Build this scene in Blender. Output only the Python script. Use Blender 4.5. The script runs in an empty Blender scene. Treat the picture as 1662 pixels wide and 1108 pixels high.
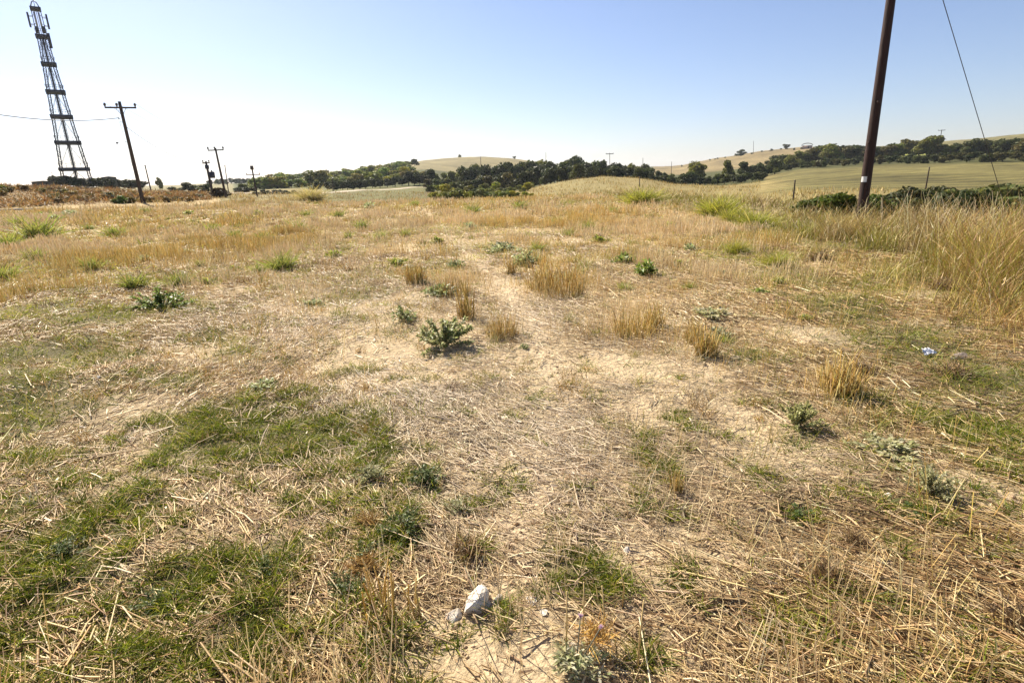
import bpy, math, random
import numpy as np
from mathutils import Matrix, Vector

# ------------------------------------------------------------------ camera, sky, sun, exposure
SC = bpy.context.scene
C = SC.collection
F, W, H = 890.0, 1662.0, 1108.0          # focal length and size of the photograph in its pixels
CZ = 1.6                                  # eye height
PITCH = math.atan(266 / 890.0)
ROLL = 0.028
fw = np.array([0, math.cos(PITCH), -math.sin(PITCH)])
_up = np.array([0, math.sin(PITCH), math.cos(PITCH)])
_rt = np.array([1.0, 0, 0])
RT = math.cos(ROLL) * _rt - math.sin(ROLL) * _up
UP = math.sin(ROLL) * _rt + math.cos(ROLL) * _up
cam = bpy.data.cameras.new('camera')
cam.sensor_width = 36.0
cam.lens = F / W * 36.0
cam.clip_start = 0.05
cam.clip_end = 12000
camo = bpy.data.objects.new('camera', cam)
C.objects.link(camo)
m = Matrix.Identity(4)
for i in range(3):
    m[i][0] = RT[i]; m[i][1] = UP[i]; m[i][2] = -fw[i]
m[2][3] = CZ
camo.matrix_world = m
SC.camera = camo

SUN_AZ = math.radians(-38)     # from +Y towards +X (negative = left of the view)
SUN_EL = math.radians(41)
world = bpy.data.worlds.new('World')
SC.world = world
world.use_nodes = True
wn = world.node_tree
for n in list(wn.nodes):
    wn.nodes.remove(n)
sky = wn.nodes.new('ShaderNodeTexSky')
sky.sky_type = 'NISHITA'
sky.sun_disc = False
sky.sun_elevation = SUN_EL
sky.sun_rotation = SUN_AZ
sky.altitude = 100
sky.air_density = 1.0
sky.dust_density = 0.6
sky.ozone_density = 3.0
bg = wn.nodes.new('ShaderNodeBackground')
bg.inputs['Strength'].default_value = 0.058
wo = wn.nodes.new('ShaderNodeOutputWorld')
wb = wn.nodes.new('ShaderNodeMix'); wb.data_type = 'RGBA'; wb.blend_type = 'MULTIPLY'; wb.inputs[0].default_value = 1
wb.inputs[7].default_value = (1.04, .975, 1.06, 1)      # the camera's white balance
wn.links.new(sky.outputs[0], wb.inputs[6]); wn.links.new(wb.outputs[2], bg.inputs[0])
wn.links.new(bg.outputs[0], wo.inputs[0])
sl = bpy.data.lights.new('sun', 'SUN')
sl.energy = 5.0
sl.angle = math.radians(0.53)
sl.color = (1.0, 0.91, 0.76)
so = bpy.data.objects.new('sun', sl)
C.objects.link(so)
sd = Vector((math.sin(SUN_AZ) * math.cos(SUN_EL), math.cos(SUN_AZ) * math.cos(SUN_EL), math.sin(SUN_EL)))
so.rotation_euler = sd.to_track_quat('Z', 'Y').to_euler()
so.location = sd * 200
SC.view_settings.view_transform = 'Standard'
SC.view_settings.look = 'None'
SC.view_settings.gamma = 1
SC.view_settings.use_curve_mapping = False
SC.view_settings.exposure = 1.2
SC.cycles.max_bounces = 5
SC.cycles.transparent_max_bounces = 4
SC.cycles.volume_bounces = 0

rng = np.random.default_rng(11)
random.seed(5)

# ------------------------------------------------------------------ helpers
def ray(x, y):
    return fw * F + RT * (x - W / 2) + UP * (H / 2 - y)

def ray_at(x, y, r):
    """point on the line of sight through pixel (x, y) at horizontal distance r"""
    d = ray(x, y)
    k = r / math.hypot(d[0], d[1])
    return np.array([d[0] * k, d[1] * k, CZ + d[2] * k])

def flat(x, y, z=0.0):
    d = ray(x, y)
    k = (z - CZ) / d[2]
    return np.array([d[0] * k, d[1] * k, z])

def az_of(px):
    d = ray(px, 295)
    return math.atan2(d[0], d[1])

def _hash(ix, iy, s):
    h = (ix.astype(np.int64) * 374761393 + iy.astype(np.int64) * 668265263 + s * 1442695041) & 0x7fffffff
    h = ((h ^ (h >> 13)) * 1274126177) & 0x7fffffff
    h = h ^ (h >> 16)
    return (h & 0xffff) / 65535.0

def vnoise(x, y, s=0):
    x = np.asarray(x, float); y = np.asarray(y, float)
    ix = np.floor(x); iy = np.floor(y)
    fx = x - ix; fy = y - iy
    fx = fx * fx * (3 - 2 * fx); fy = fy * fy * (3 - 2 * fy)
    a = _hash(ix, iy, s); b = _hash(ix + 1, iy, s); c = _hash(ix, iy + 1, s); d = _hash(ix + 1, iy + 1, s)
    return a + (b - a) * fx + (c - a) * fy + (a - b - c + d) * fx * fy

def fbm(x, y, s=0, o=3):
    v = 0; a = .5; t = 0
    for k in range(o):
        v = v + a * vnoise(x * 2 ** k + 13.7 * k, y * 2 ** k - 7.3 * k, s + k); t += a; a *= .5
    return v / t

def sstep(a, b, x):
    t = np.clip((x - a) / (b - a), 0, 1)
    return t * t * (3 - 2 * t)

def mesh_from(name, verts, quads=None, tris=None, cols=None, smooth=False, mats=()):
    verts = np.asarray(verts, np.float32).reshape(-1, 3)
    me = bpy.data.meshes.new(name)
    nq = 0 if quads is None else len(quads)
    nt = 0 if tris is None else len(tris)
    loops = []
    if nq: loops.append(np.asarray(quads, np.int32).ravel())
    if nt: loops.append(np.asarray(tris, np.int32).ravel())
    loops = np.concatenate(loops)
    starts = np.concatenate([np.arange(nq) * 4, nq * 4 + np.arange(nt) * 3]).astype(np.int32)
    me.vertices.add(len(verts)); me.vertices.foreach_set('co', verts.ravel())
    me.loops.add(len(loops)); me.loops.foreach_set('vertex_index', loops)
    me.polygons.add(nq + nt); me.polygons.foreach_set('loop_start', starts)
    if smooth:
        me.polygons.foreach_set('use_smooth', np.ones(nq + nt, bool))
    if cols is not None:
        ca = me.color_attributes.new('Col', 'FLOAT_COLOR', 'POINT')
        cc = np.ones((len(verts), 4), np.float32); cc[:, :3] = cols
        ca.data.foreach_set('color', cc.ravel())
    me.update(calc_edges=True)
    me.validate()
    for mm in mats: me.materials.append(mm)
    return me

class MB:
    """collects pieces into one mesh"""
    def __init__(s): s.v = []; s.q = []; s.t = []; s.c = []; s.n = 0
    def add(s, v, q=None, t=None, c=None):
        v = np.asarray(v, float).reshape(-1, 3)
        s.v.append(v)
        if q is not None and len(q): s.q.append(np.asarray(q) + s.n)
        if t is not None and len(t): s.t.append(np.asarray(t) + s.n)
        if c is not None: s.c.append(np.broadcast_to(np.asarray(c, float), (len(v), 3)))
        s.n += len(v)
    def mesh(s, name, mat, smooth=False):
        return mesh_from(name, np.concatenate(s.v), np.concatenate(s.q) if s.q else None, np.concatenate(s.t) if s.t else None,
                         np.concatenate(s.c) if s.c else None, smooth, [mat])
    def obj(s, name, mat, parent=None, smooth=False):
        return link(name, s.mesh(name, mat, smooth), parent)
    # shapes
    def box(s, c, size, rz=0.0):
        x, y, z = [v / 2 for v in size]
        p = np.array([[a * x, b * y, d * z] for d in (-1, 1) for b in (-1, 1) for a in (-1, 1)])
        cs, sn = math.cos(rz), math.sin(rz)
        p = np.c_[p[:, 0] * cs - p[:, 1] * sn, p[:, 0] * sn + p[:, 1] * cs, p[:, 2]] + np.asarray(c)
        s.add(p, [[0, 2, 3, 1], [4, 5, 7, 6], [0, 1, 5, 4], [2, 6, 7, 3], [0, 4, 6, 2], [1, 3, 7, 5]])
    def tube(s, pts, rad, k=8, cap=True):
        pts = np.asarray(pts, float); n = len(pts)
        rad = np.broadcast_to(np.asarray(rad, float), (n,))
        tan = np.gradient(pts, axis=0); tan /= np.linalg.norm(tan, axis=1)[:, None]
        ref = np.array([0, 0, 1.0]) if abs(tan[0][2]) < .9 else np.array([1.0, 0, 0])
        a = np.cross(tan, ref); a /= np.linalg.norm(a, axis=1)[:, None]
        b = np.cross(tan, a)
        th = np.arange(k) * 2 * math.pi / k
        v = pts[:, None, :] + rad[:, None, None] * (a[:, None, :] * np.cos(th)[None, :, None] + b[:, None, :] * np.sin(th)[None, :, None])
        q = []
        for i in range(n - 1):
            for j in range(k):
                j2 = (j + 1) % k
                q.append([i * k + j, (i + 1) * k + j, (i + 1) * k + j2, i * k + j2])
        t = []
        vv = v.reshape(-1, 3)
        if cap:
            vv = np.vstack([vv, pts[0], pts[-1]]); e0 = n * k; e1 = e0 + 1
            for j in range(k):
                j2 = (j + 1) % k
                t.append([e0, j, j2]); t.append([e1, (n - 1) * k + j2, (n - 1) * k + j])
        s.add(vv, q, t)
    def lathe(s, prof, c=(0, 0, 0), k=10):
        prof = np.asarray(prof, float); n = len(prof)
        th = np.arange(k) * 2 * math.pi / k
        v = np.stack([prof[:, 0][:, None] * np.cos(th), prof[:, 0][:, None] * np.sin(th), np.repeat(prof[:, 1][:, None], k, 1)], -1)
        q = []
        for i in range(n - 1):
            for j in range(k):
                j2 = (j + 1) % k
                q.append([i * k + j, i * k + j2, (i + 1) * k + j2, (i + 1) * k + j])
        s.add(v.reshape(-1, 3) + np.asarray(c), q)

def link(name, me, parent=None):
    o = bpy.data.objects.new(name, me); C.objects.link(o)
    if parent is not None: o.parent = parent
    return o

def tag(o, label, cat=None, group=None, kind=None):
    o['label'] = label
    if cat: o['category'] = cat
    if group: o['group'] = group
    if kind: o['kind'] = kind
    return o

def empty(name, loc, label, cat, group=None, rz=0.0):
    o = bpy.data.objects.new(name, None); C.objects.link(o)
    o.location = [float(v) for v in loc]; o.rotation_euler.z = rz; o.empty_display_size = .2
    return tag(o, label, cat, group)

def norm(a):
    return a / np.maximum(np.linalg.norm(a, axis=-1, keepdims=True), 1e-9)

def ribbons(base, d, length, width, bend, cols, segs=2, taper=0.85, prism=False, tipcol=None, droop=None, side=None):
    """blades or straws: base (N,3), direction d (N,3), bend (N,3) added as t^2; returns verts, quads, colours"""
    N = len(base)
    d = norm(d)
    if side is None:
        side = norm(np.cross(d, norm(rng.normal(size=(N, 3)))))
    t = np.linspace(0, 1, segs + 1)
    p = base[:, None, :] + d[:, None, :] * (length[:, None] * t)[:, :, None] + bend[:, None, :] * (length[:, None] * t ** 2)[:, :, None]
    w = width[:, None] * (1 - taper * t ** 1.6)[None, :] * .5
    if prism:
        o2 = np.cross(d, side)
        ring = []
        for k in range(3):
            a = 2 * math.pi * k / 3
            ring.append(p + (side * math.cos(a) + o2 * math.sin(a))[:, None, :] * w[:, :, None])
        v = np.stack(ring, 2)
        K = 3
    else:
        v = np.stack([p - side[:, None, :] * w[:, :, None], p + side[:, None, :] * w[:, :, None]], 2)
        K = 2
    idx = np.arange(N * (segs + 1) * K).reshape(N, segs + 1, K)
    qs = []
    for k in range(K if prism else 1):
        k2 = (k + 1) % K
        qs.append(np.stack([idx[:, :-1, k], idx[:, :-1, k2], idx[:, 1:, k2], idx[:, 1:, k]], -1).reshape(-1, 4))
    q = np.concatenate(qs)
    if tipcol is None:
        c = np.repeat(cols, (segs + 1) * K, 0)
    else:
        c = cols[:, None, :] * (1 - t)[None, :, None] + tipcol[:, None, :] * t[None, :, None]
        c = np.repeat(c.reshape(-1, 3), K, 0)
    return v.reshape(-1, 3), q, c

def pick(pal, n, jit=.12, g=None):
    g = g or rng
    pal = np.asarray(pal)
    c = pal[g.integers(0, len(pal), n)]
    return np.clip(c * (1 + g.normal(0, jit, (n, 1))) * (1 + g.normal(0, .04, (n, 3))), .01, .95)

# ------------------------------------------------------------------ materials
def new_mat(name):
    mt = bpy.data.materials.new(name); mt.use_nodes = True
    nt = mt.node_tree
    for n in list(nt.nodes): nt.nodes.remove(n)
    out = nt.nodes.new('ShaderNodeOutputMaterial')
    return mt, nt, out

def N(nt, t, **kw):
    n = nt.nodes.new(t)
    for k, v in kw.items(): setattr(n, k, v)
    return n

def leaf_mat(name, trans=.35, rough=.6, spec=.25, objcol=False):
    mt, nt, out = new_mat(name)
    at = N(nt, 'ShaderNodeAttribute', attribute_name='Col')
    col = at.outputs['Color']
    if objcol:
        oi = N(nt, 'ShaderNodeObjectInfo')
        mx = N(nt, 'ShaderNodeMix', data_type='RGBA', blend_type='MULTIPLY')
        mx.inputs[0].default_value = 1
        nt.links.new(col, mx.inputs[6]); nt.links.new(oi.outputs['Color'], mx.inputs[7])
        col = mx.outputs[2]
    b = N(nt, 'ShaderNodeBsdfPrincipled')
    b.inputs['Roughness'].default_value = rough
    b.inputs['Specular IOR Level'].default_value = spec
    tr = N(nt, 'ShaderNodeBsdfTranslucent')
    ms = N(nt, 'ShaderNodeMixShader'); ms.inputs[0].default_value = trans
    nt.links.new(col, b.inputs['Base Color']); nt.links.new(col, tr.inputs['Color'])
    nt.links.new(b.outputs[0], ms.inputs[1]); nt.links.new(tr.outputs[0], ms.inputs[2])
    nt.links.new(ms.outputs[0], out.inputs[0])
    return mt

def simple_mat(name, c1, c2, scale=8, rough=.7, metal=0, bump=.2, stretch=(1, 1, 1), spec=.4):
    mt, nt, out = new_mat(name)
    tc = N(nt, 'ShaderNodeTexCoord'); mp = N(nt, 'ShaderNodeMapping'); mp.inputs['Scale'].default_value = stretch
    no = N(nt, 'ShaderNodeTexNoise'); no.inputs['Scale'].default_value = scale; no.inputs['Detail'].default_value = 6
    rp = N(nt, 'ShaderNodeValToRGB')
    rp.color_ramp.elements[0].position = .3; rp.color_ramp.elements[1].position = .7
    rp.color_ramp.elements[0].color = (*c1, 1); rp.color_ramp.elements[1].color = (*c2, 1)
    b = N(nt, 'ShaderNodeBsdfPrincipled')
    b.inputs['Roughness'].default_value = rough; b.inputs['Metallic'].default_value = metal
    b.inputs['Specular IOR Level'].default_value = spec
    bp = N(nt, 'ShaderNodeBump'); bp.inputs['Strength'].default_value = bump; bp.inputs['Distance'].default_value = .02
    L = nt.links.new
    L(tc.outputs['Object'], mp.inputs[0]); L(mp.outputs[0], no.inputs[0]); L(no.outputs[0], rp.inputs[0])
    L(rp.outputs[0], b.inputs['Base Color']); L(no.outputs[0], bp.inputs['Height']); L(bp.outputs[0], b.inputs['Normal'])
    L(b.outputs[0], out.inputs[0])
    return mt

M_straw = leaf_mat('straw', .16, .55, .35)
M_grass = leaf_mat('green_grass', .4, .55, .3)
M_weed = leaf_mat('weed_leaf', .42, .5, .35)
M_leaf = leaf_mat('tree_leaf', .32, .6, .2, objcol=True)
M_bark = simple_mat('bark', (.05, .035, .025), (.12, .09, .06), 6, .9, stretch=(1, 1, .3))
M_pole = simple_mat('creosoted_wood', (.010, .005, .004), (.055, .018, .010), 9, .7, bump=1.0, stretch=(7, 7, .22), spec=.35)
M_oldpole = simple_mat('weathered_wood', (.03, .02, .015), (.07, .045, .03), 7, .8, bump=.4, stretch=(5, 5, .4))
M_steel = simple_mat('tower_steel', (.018, .02, .03), (.045, .05, .07), 3, .6, .1)
M_panel = simple_mat('antenna_shell', (.25, .26, .28), (.34, .35, .37), 3, .5)
M_cable = simple_mat('cable', (.04, .04, .045), (.08, .08, .085), 3, .6)
M_ins = simple_mat('insulator_ceramic', (.03, .02, .018), (.06, .04, .035), 5, .3)
M_stone = simple_mat('limestone', (.40, .33, .25), (.72, .68, .60), 22, .95, bump=1.0)
M_dstone = simple_mat('brown_stone', (.09, .07, .06), (.18, .14, .11), 20, .9, bump=.8)
M_tagm = simple_mat('white_tin', (.72, .72, .70), (.82, .82, .80), 9, .5)
M_scrap = simple_mat('white_paper', (.72, .72, .74), (.85, .85, .86), 9, .8)
M_hut = simple_mat('hut_wall', (.36, .25, .19), (.46, .34, .26), 3, .9)
M_roof = simple_mat('hut_roof', (.05, .035, .04), (.09, .065, .07), 3, .85)
M_shed = simple_mat('shed_wall', (.10, .10, .07), (.16, .15, .10), 3, .9)

# ------------------------------------------------------------------ terrain
RK = [0, 25, 36, 48, 60, 80, 100, 130, 160, 200, 270, 350, 450, 600, 900, 1500, 4000]
Z = 'z'
# for each picture column: where the ground at that distance shows (picture row); a tuple gives the height in metres
COLS = {
    -500: [(0,)] * 5 + [(1.2,), (2.4,), (2.6,), (2.6,), (2.6,), (3,), (3,), (3,), (3,), (3,), (0,), (-20,)],
    0:    [(0,), (0,), (0,), (0,), (0.05,), 308.5, 303, 305, 306, 306, 307, 307, 308, 309, 309, 310, 312],
    60:   [(0,), (0,), (0,), (0,), (0.05,), 312, 305, 304, 304, 305, 306, 306, 307, 307, 307, 308, 310],
    120:  [(0,), (0,), (0,), (0,), (0.05,), 318, 308, 305, 305, 305, 305, 305, 306, 306, 306, 307, 308],
    232:  [(0,), (0,), (0,), (0,), (0.0,), 323, 314, 311, 309, 307, 306, 305, 304, 303, 303, 304, 305],
    330:  [(0,), (0,), (0,), (0,), (0.0,), 323, 317, 314, 311, 308, 305, 303, 301, 300, 300, 301, 302],
    400:  [(0,), (0,), (0,), (0,), (0,), (0,), 317.5, 314, 311, 307, 304, 301, 299, 297, 297, 298, 300],
    480:  [(0,), (0,), (0,), (0,), (0,), (-.1,), 317, 313, 309, 305, 300, 296, 293, 292, 294, 296, 298],
    545:  [(0,), (0,), (0,), (-.1,), (-.5,), (-.6,), 319, 313, 309, 302, 295, 287, 284, 284, 288, 292, 296],
    600:  [(0,), (0,), (0,), (-.1,), (-.7,), (-.9,), 318, 312, 308, 300, 289, 281, 279, 280, 284, 290, 294],
    640:  [(0,), (0,), (0,), (-.1,), (-.8,), (-1.,), 318, 311, 306, 298, 285, 275, 273, 274, 280, 288, 293],
    680:  [(0,), (0,), (0,), (-.1,), (-1.,), (-1.2,), 318, 312, 304, 296, 281, 268, 264, 262, 268, 282, 292],
    735:  [(0,), (0,), (0,), (-.1,), (-1.,), (-1.5,), 320, 314, 307, 299, 286, 272, 262, 256, 263, 280, 290],
    785:  [(0,), (0,), (0,), (-.1,), (-1.,), (-1.5,), 320, 315, 309, 302, 290, 274, 261, 254, 262, 280, 289],
    840:  [(0,), (0,), (0,), (-.1,), (-1.,), (-1.5,), 317, 313, 309, 303, 291, 277, 265, 258, 265, 280, 287],
    880:  [(0,), (0,), (0,), (-.1,), (-.8,), (-.9,), 308, 303, 304, 301, 292, 280, 270, 264, 270, 280, 286],
    930:  [(0,), (0,), (0,), (-.1,), (-.6,), 310, 299, 292, 296, 297, 291, 284, 276, 270, 272, 279, 285],
    980:  [(0,), (0,), (0,), (-.1,), (-.5,), 307, 295, 288, 293, 295, 289, 283, 277, 272, 273, 278, 284],
    1040: [(0,), (0,), (0,), (-.2,), (-.6,), 306, 296, 290, 296, 297, 290, 284, 278, 272, 272, 277, 282],
    1100: [(0,), (0,), (0,), (-.3,), (-.9,), 310, 303, 301, 303, 298, 290, 283, 276, 270, 270, 275, 280],
    1160: [(0,), (0,), (-.1,), (-.5,), (-1.3,), 312, 305, 303, 302, 294, 286, 277, 267, 257, 262, 270, 278],
    1230: [(0,), (0,), (-.2,), (-.8,), (-1.6,), 311, 304, 298, 293, 286, 279, 269, 258, 246, 252, 265, 276],
    1300: [(0,), (0,), (-.4,), (-1.1,), 315, 305, 297, 288, 282, 276, 268, 259, 249, 239, 247, 262, 274],
    1380: [(0,), (0,), (-.6,), (-1.5,), 317, 304, 295, 284, 277, 271, 262, 253, 246, 239, 247, 260, 272],
    1450: [(0,), (-.2,), (-1.,), (-2.0,), 318, 304, 294, 282, 275, 268, 257, 246, 241, 237, 245, 258, 270],
    1560: [(0,), (-.3,), (-1.2,), (-2.3,), 319, 305, 294, 281, 273, 266, 253, 241, 234, 228, 236, 254, 267],
    1662: [(0,), (-.3,), (-1.2,), (-2.4,), 318, 305, 293, 280, 272, 265, 250, 235, 225, 216, 224, 250, 264],
    2300: [(0,), (-.3,), (-1.2,), (-2.4,), (-2.5,), (-2,), (-1,), (0,), (2,), (4,), (8,), (14,), (18,), (22,), (20,), (8,), (-10,)],
}
_pxs = sorted(COLS)
_azk = np.array([az_of(p) if -200 < p < 1800 else math.radians(-62 if p < 0 else 62) for p in _pxs])
_zk = np.zeros((len(_pxs), len(RK)))
for i, p in enumerate(_pxs):
    for j, v in enumerate(COLS[p]):
        _zk[i, j] = v[0] if isinstance(v, tuple) else ray_at(p, v, RK[j])[2]
_azg = np.radians(np.linspace(-62, 62, 373))
_lg = np.linspace(math.log(15), math.log(4000), 420)
_tmp = np.stack([np.interp(_lg, np.log(np.maximum(RK, 1)), _zk[i]) for i in range(len(_pxs))])
_zg = np.stack([np.interp(_azg, _azk, _tmp[:, j]) for j in range(len(_lg))], 1)
def _blur(a, k, ax):
    ker = np.exp(-np.linspace(-2, 2, k) ** 2); ker /= ker.sum()
    pad = [(0, 0), (0, 0)]; pad[ax] = (k // 2, k // 2)
    b = np.pad(a, pad, mode='edge')
    return np.apply_along_axis(lambda q: np.convolve(q, ker, 'valid'), ax, b)
_zg = _blur(_blur(_zg, 7, 0), 9, 1)

def zmacro(x, y):
    r = np.hypot(x, y); az = np.arctan2(x, y)
    aw = np.clip(az, _azg[0], _azg[-1])
    u = (aw - _azg[0]) / (_azg[1] - _azg[0]); v = (np.log(np.maximum(r, 15)) - _lg[0]) / (_lg[1] - _lg[0])
    u = np.clip(u, 0, len(_azg) - 1.001); v = np.clip(v, 0, len(_lg) - 1.001)
    i = u.astype(int); j = v.astype(int); fu = u - i; fv = v - j
    z = _zg[i, j] * (1 - fu) * (1 - fv) + _zg[i + 1, j] * fu * (1 - fv) + _zg[i, j + 1] * (1 - fu) * fv + _zg[i + 1, j + 1] * fu * fv
    back = sstep(math.radians(62), math.radians(110), np.abs(az))
    return z * (1 - back) * sstep(9, 24, r)

def zfun(x, y):
    x = np.asarray(x, float); y = np.asarray(y, float)
    r = np.hypot(x, y)
    n = (fbm(x * .9, y * .9, 3, 3) - .5) * .11 + (fbm(x * 6, y * 6, 9, 3) - .5) * .035 * (r < 30)
    n = n + (fbm(x * .08, y * .08, 21, 3) - .5) * 1.0 * sstep(55, 150, r)
    n = n + (fbm(x * .02, y * .02, 31, 3) - .5) * 3.0 * sstep(250, 500, r)
    return zmacro(x, y) + n

def zat(x, y):
    return float(zfun(np.array([x]), np.array([y]))[0])

def on_ground(px, py):
    """first point of the terrain seen through that pixel"""
    d = ray(px, py); d = d / math.hypot(d[0], d[1])
    rr = np.exp(np.linspace(math.log(1.0), math.log(1500), 4000))
    zz = zfun(d[0] * rr, d[1] * rr); zl = CZ + d[2] * rr
    k = np.nonzero(zl <= zz)[0]
    r = rr[k[0]] if len(k) else 1500.
    return np.array([d[0] * r, d[1] * r, zat(d[0] * r, d[1] * r)])

# column (picture x) of a ground point
_pxt = np.linspace(-600, 2300, 300); _azt = np.array([az_of(p) for p in _pxt])
def px_of(x, y):
    return np.interp(np.arctan2(x, y), _azt, _pxt)

# patches seen in the photograph, turned into ellipses on the ground
class Patches:
    def __init__(s, lst):
        s.e = []
        for (px, py, rx, ry, w) in lst:
            c = flat(px, py); n1 = flat(px, py - ry * .98); n2 = flat(px, py + ry)
            u = norm(c[:2]); dep = np.dot(c - [0, 0, CZ], fw)
            s.e.append((c[:2], u, max(rx * dep / F, .02), max(np.hypot(*(n1 - n2)[:2]) / 2, .03), w))
    def __call__(s, x, y):
        out = np.zeros_like(x)
        for c, u, a, b, w in s.e:
            dx = x - c[0]; dy = y - c[1]
            rad = dx * u[0] + dy * u[1]; per = dx * u[1] - dy * u[0]
            out = np.maximum(out, w * np.exp(-((per / a) ** 2 + (rad / b) ** 2) * 1.1))
        return out

GREEN = Patches([
    (1200, 408, 60, 22, 1), (1290, 448, 70, 22, 1), (1380, 498, 80, 28, 1.1), (1480, 560, 95, 30, 1.2), (1250, 380, 60, 14, .9), (1600, 615, 80, 30, 1.2), (1590, 690, 80, 30, 1.1),
    (60, 505, 90, 16, .9), (150, 590, 90, 16, .9), (60, 430, 70, 14, .8), (300, 500, 60, 12, .8), (120, 660, 60, 20, .8), (280, 620, 60, 18, .9), (30, 640, 80, 65, 1.3), (40, 700, 60, 25, .8), (380, 690, 115, 58, 1.2), (520, 705, 95, 42, 1.2), (620, 735, 70, 30, .9), (680, 770, 40, 40, .8),
    (650, 850, 50, 65, 1.15), (220, 830, 80, 50, 1), (330, 740, 70, 25, .8), (80, 930, 140, 90, 1.2), (300, 960, 150, 60, 1.1), (160, 870, 100, 40, .9), (110, 800, 90, 25, .7), (480, 815, 28, 22, .9),
    (20, 830, 60, 50, .9), (0, 990, 80, 60, 1.1), (30, 760, 70, 25, .7), (450, 900, 90, 50, .7), (200, 620, 80, 18, .8), (250, 600, 60, 12, .7), (340, 548, 50, 14, .9), (400, 570, 45, 16, .8), (580, 602, 40, 9, .8), (580, 478, 48, 8, .9), (170, 515, 80, 16, 1.1),
    (100, 565, 100, 25, 1.1), (20, 575, 50, 24, 1.1), (400, 1040, 130, 70, .9), (180, 1080, 130, 40, .8), (40, 1060, 90, 60, 1), (560, 1080, 60, 30, .5),
    (945, 935, 60, 45, 1.3), (1118, 945, 34, 28, 1.1), (1115, 683, 34, 12, .9), (1060, 750, 55, 30, .6), (1215, 585, 48, 12, .8), (1300, 832, 32, 18, .7), (1488, 830, 35, 15, .8),
    (1480, 545, 80, 32, .8), (1430, 460, 60, 30, .7), (1570, 705, 70, 22, .8), (1640, 750, 50, 35, .9), (1430, 660, 70, 35, .6), (1560, 600, 70, 20, .7), (1640, 640, 50, 30, .6),
    (1520, 640, 50, 20, .6), (880, 380, 60, 6, .4), (470, 425, 50, 8, .6), (60, 380, 60, 12, .8), (20, 440, 50, 14, .8), (580, 520, 30, 8, .6),
    (690, 375, 70, 8, .55), (500, 400, 90, 10, .4), (780, 400, 70, 9, .35), (90, 520, 60, 18, .6), (1190, 400, 40, 14, .6), (1260, 420, 50, 16, .6), (950, 328, 110, 5, .7), (740, 860, 50, 40, .3),
])
BARE = Patches([
    (860, 530, 28, 30, .8), (830, 480, 25, 22, .8), (800, 450, 26, 16, .7), (760, 420, 30, 14, .6), (890, 590, 40, 30, .7), (850, 780, 60, 60, .8), (830, 850, 55, 60, .75),
    (1410, 890, 70, 50, .8), (1480, 970, 60, 50, .7), (1590, 1010, 50, 50, .6), (860, 640, 60, 30, .4), (640, 360, 26, 7, .8), (570, 350, 20, 6, .7), (700, 350, 12, 10, .7),
    (110, 370, 14, 12, .8), (250, 390, 18, 12, .8), (530, 560, 70, 20, .4), (240, 660, 60, 20, .5), (1000, 350, 20, 6, .5), (1130, 1060, 60, 40, .5), (190, 1010, 40, 30, .4), (620, 640, 90, 30, .35), (770, 1040, 60, 40, .45),
])
_pp = np.array([(640, 330), (690, 345), (735, 385), (770, 420), (800, 450), (835, 490), (862, 530), (880, 580), (885, 640), (872, 710), (862, 790), (848, 870)], float)
PATH = Patches([(np.interp(t, range(12), _pp[:, 0]), np.interp(t, range(12), _pp[:, 1]), np.interp(t, [0, 3, 6, 11], [7, 12, 20, 50]), np.interp(t, [0, 3, 6, 11], [5, 11, 18, 45]), .75) for t in np.linspace(0, 11, 45)])
PALE = Patches([(700, 620, 260, 100, 1), (900, 700, 210, 150, 1), (1050, 620, 200, 100, .9), (560, 510, 190, 60, 1), (860, 500, 110, 70, .8), (820, 400, 200, 40, .6), (640, 350, 160, 14, .6), (1250, 720, 160, 80, .6), (1000, 900, 160, 110, .5), (260, 680, 90, 40, .6)])     # bleached straw
STUB = Patches([   # patches of standing stubble
    (900, 450, 70, 30, 1), (740, 465, 45, 18, 1), (815, 525, 40, 20, .9), (1035, 515, 55, 26, 1), (1130, 545, 40, 22, .9), (1370, 620, 45, 30, .9), (1160, 460, 90, 30, .6), (1060, 420, 90, 18, .7),
    (1240, 480, 80, 30, .7), (1300, 560, 60, 30, .6), (990, 390, 120, 16, .7), (1100, 370, 140, 20, .8), (330, 385, 130, 25, .9), (420, 365, 160, 20, .9), (560, 360, 160, 18, .8), (690, 345, 200, 12, .7),
    (160, 400, 120, 30, .7), (200, 350, 220, 16, .9), (870, 350, 200, 12, .8), (80, 480, 110, 30, .4), (230, 540, 80, 25, .4), (620, 400, 90, 14, .5),
])
# edge of the field: tall grass grows to the right of it
_ed = np.array([[3.9, 2.0], flat(1662, 600)[:2], flat(1500, 530)[:2], flat(1380, 470)[:2], flat(1280, 425)[:2], flat(1180, 372)[:2], flat(1060, 333)[:2], flat(1000, 322)[:2], flat(960, 318)[:2]])
_ed = _ed[np.argsort(_ed[:, 1])]
def verge(x, y):
    """metres to the right of the field's edge"""
    return x - np.interp(y, _ed[:, 1], _ed[:, 0])

def bankmask(x, y):   # the dry bank on the left, beyond the field
    r = np.hypot(x, y); px = px_of(x, y)
    r0 = np.interp(px, [-300, 0, 120, 232, 330, 400], [60, 62, 64, 68, 72, 90])
    return sstep(r0 - 1.5, r0 + 2, r) * (1 - sstep(320, 350, px)) * (1 - sstep(125, 140, r))

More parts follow.
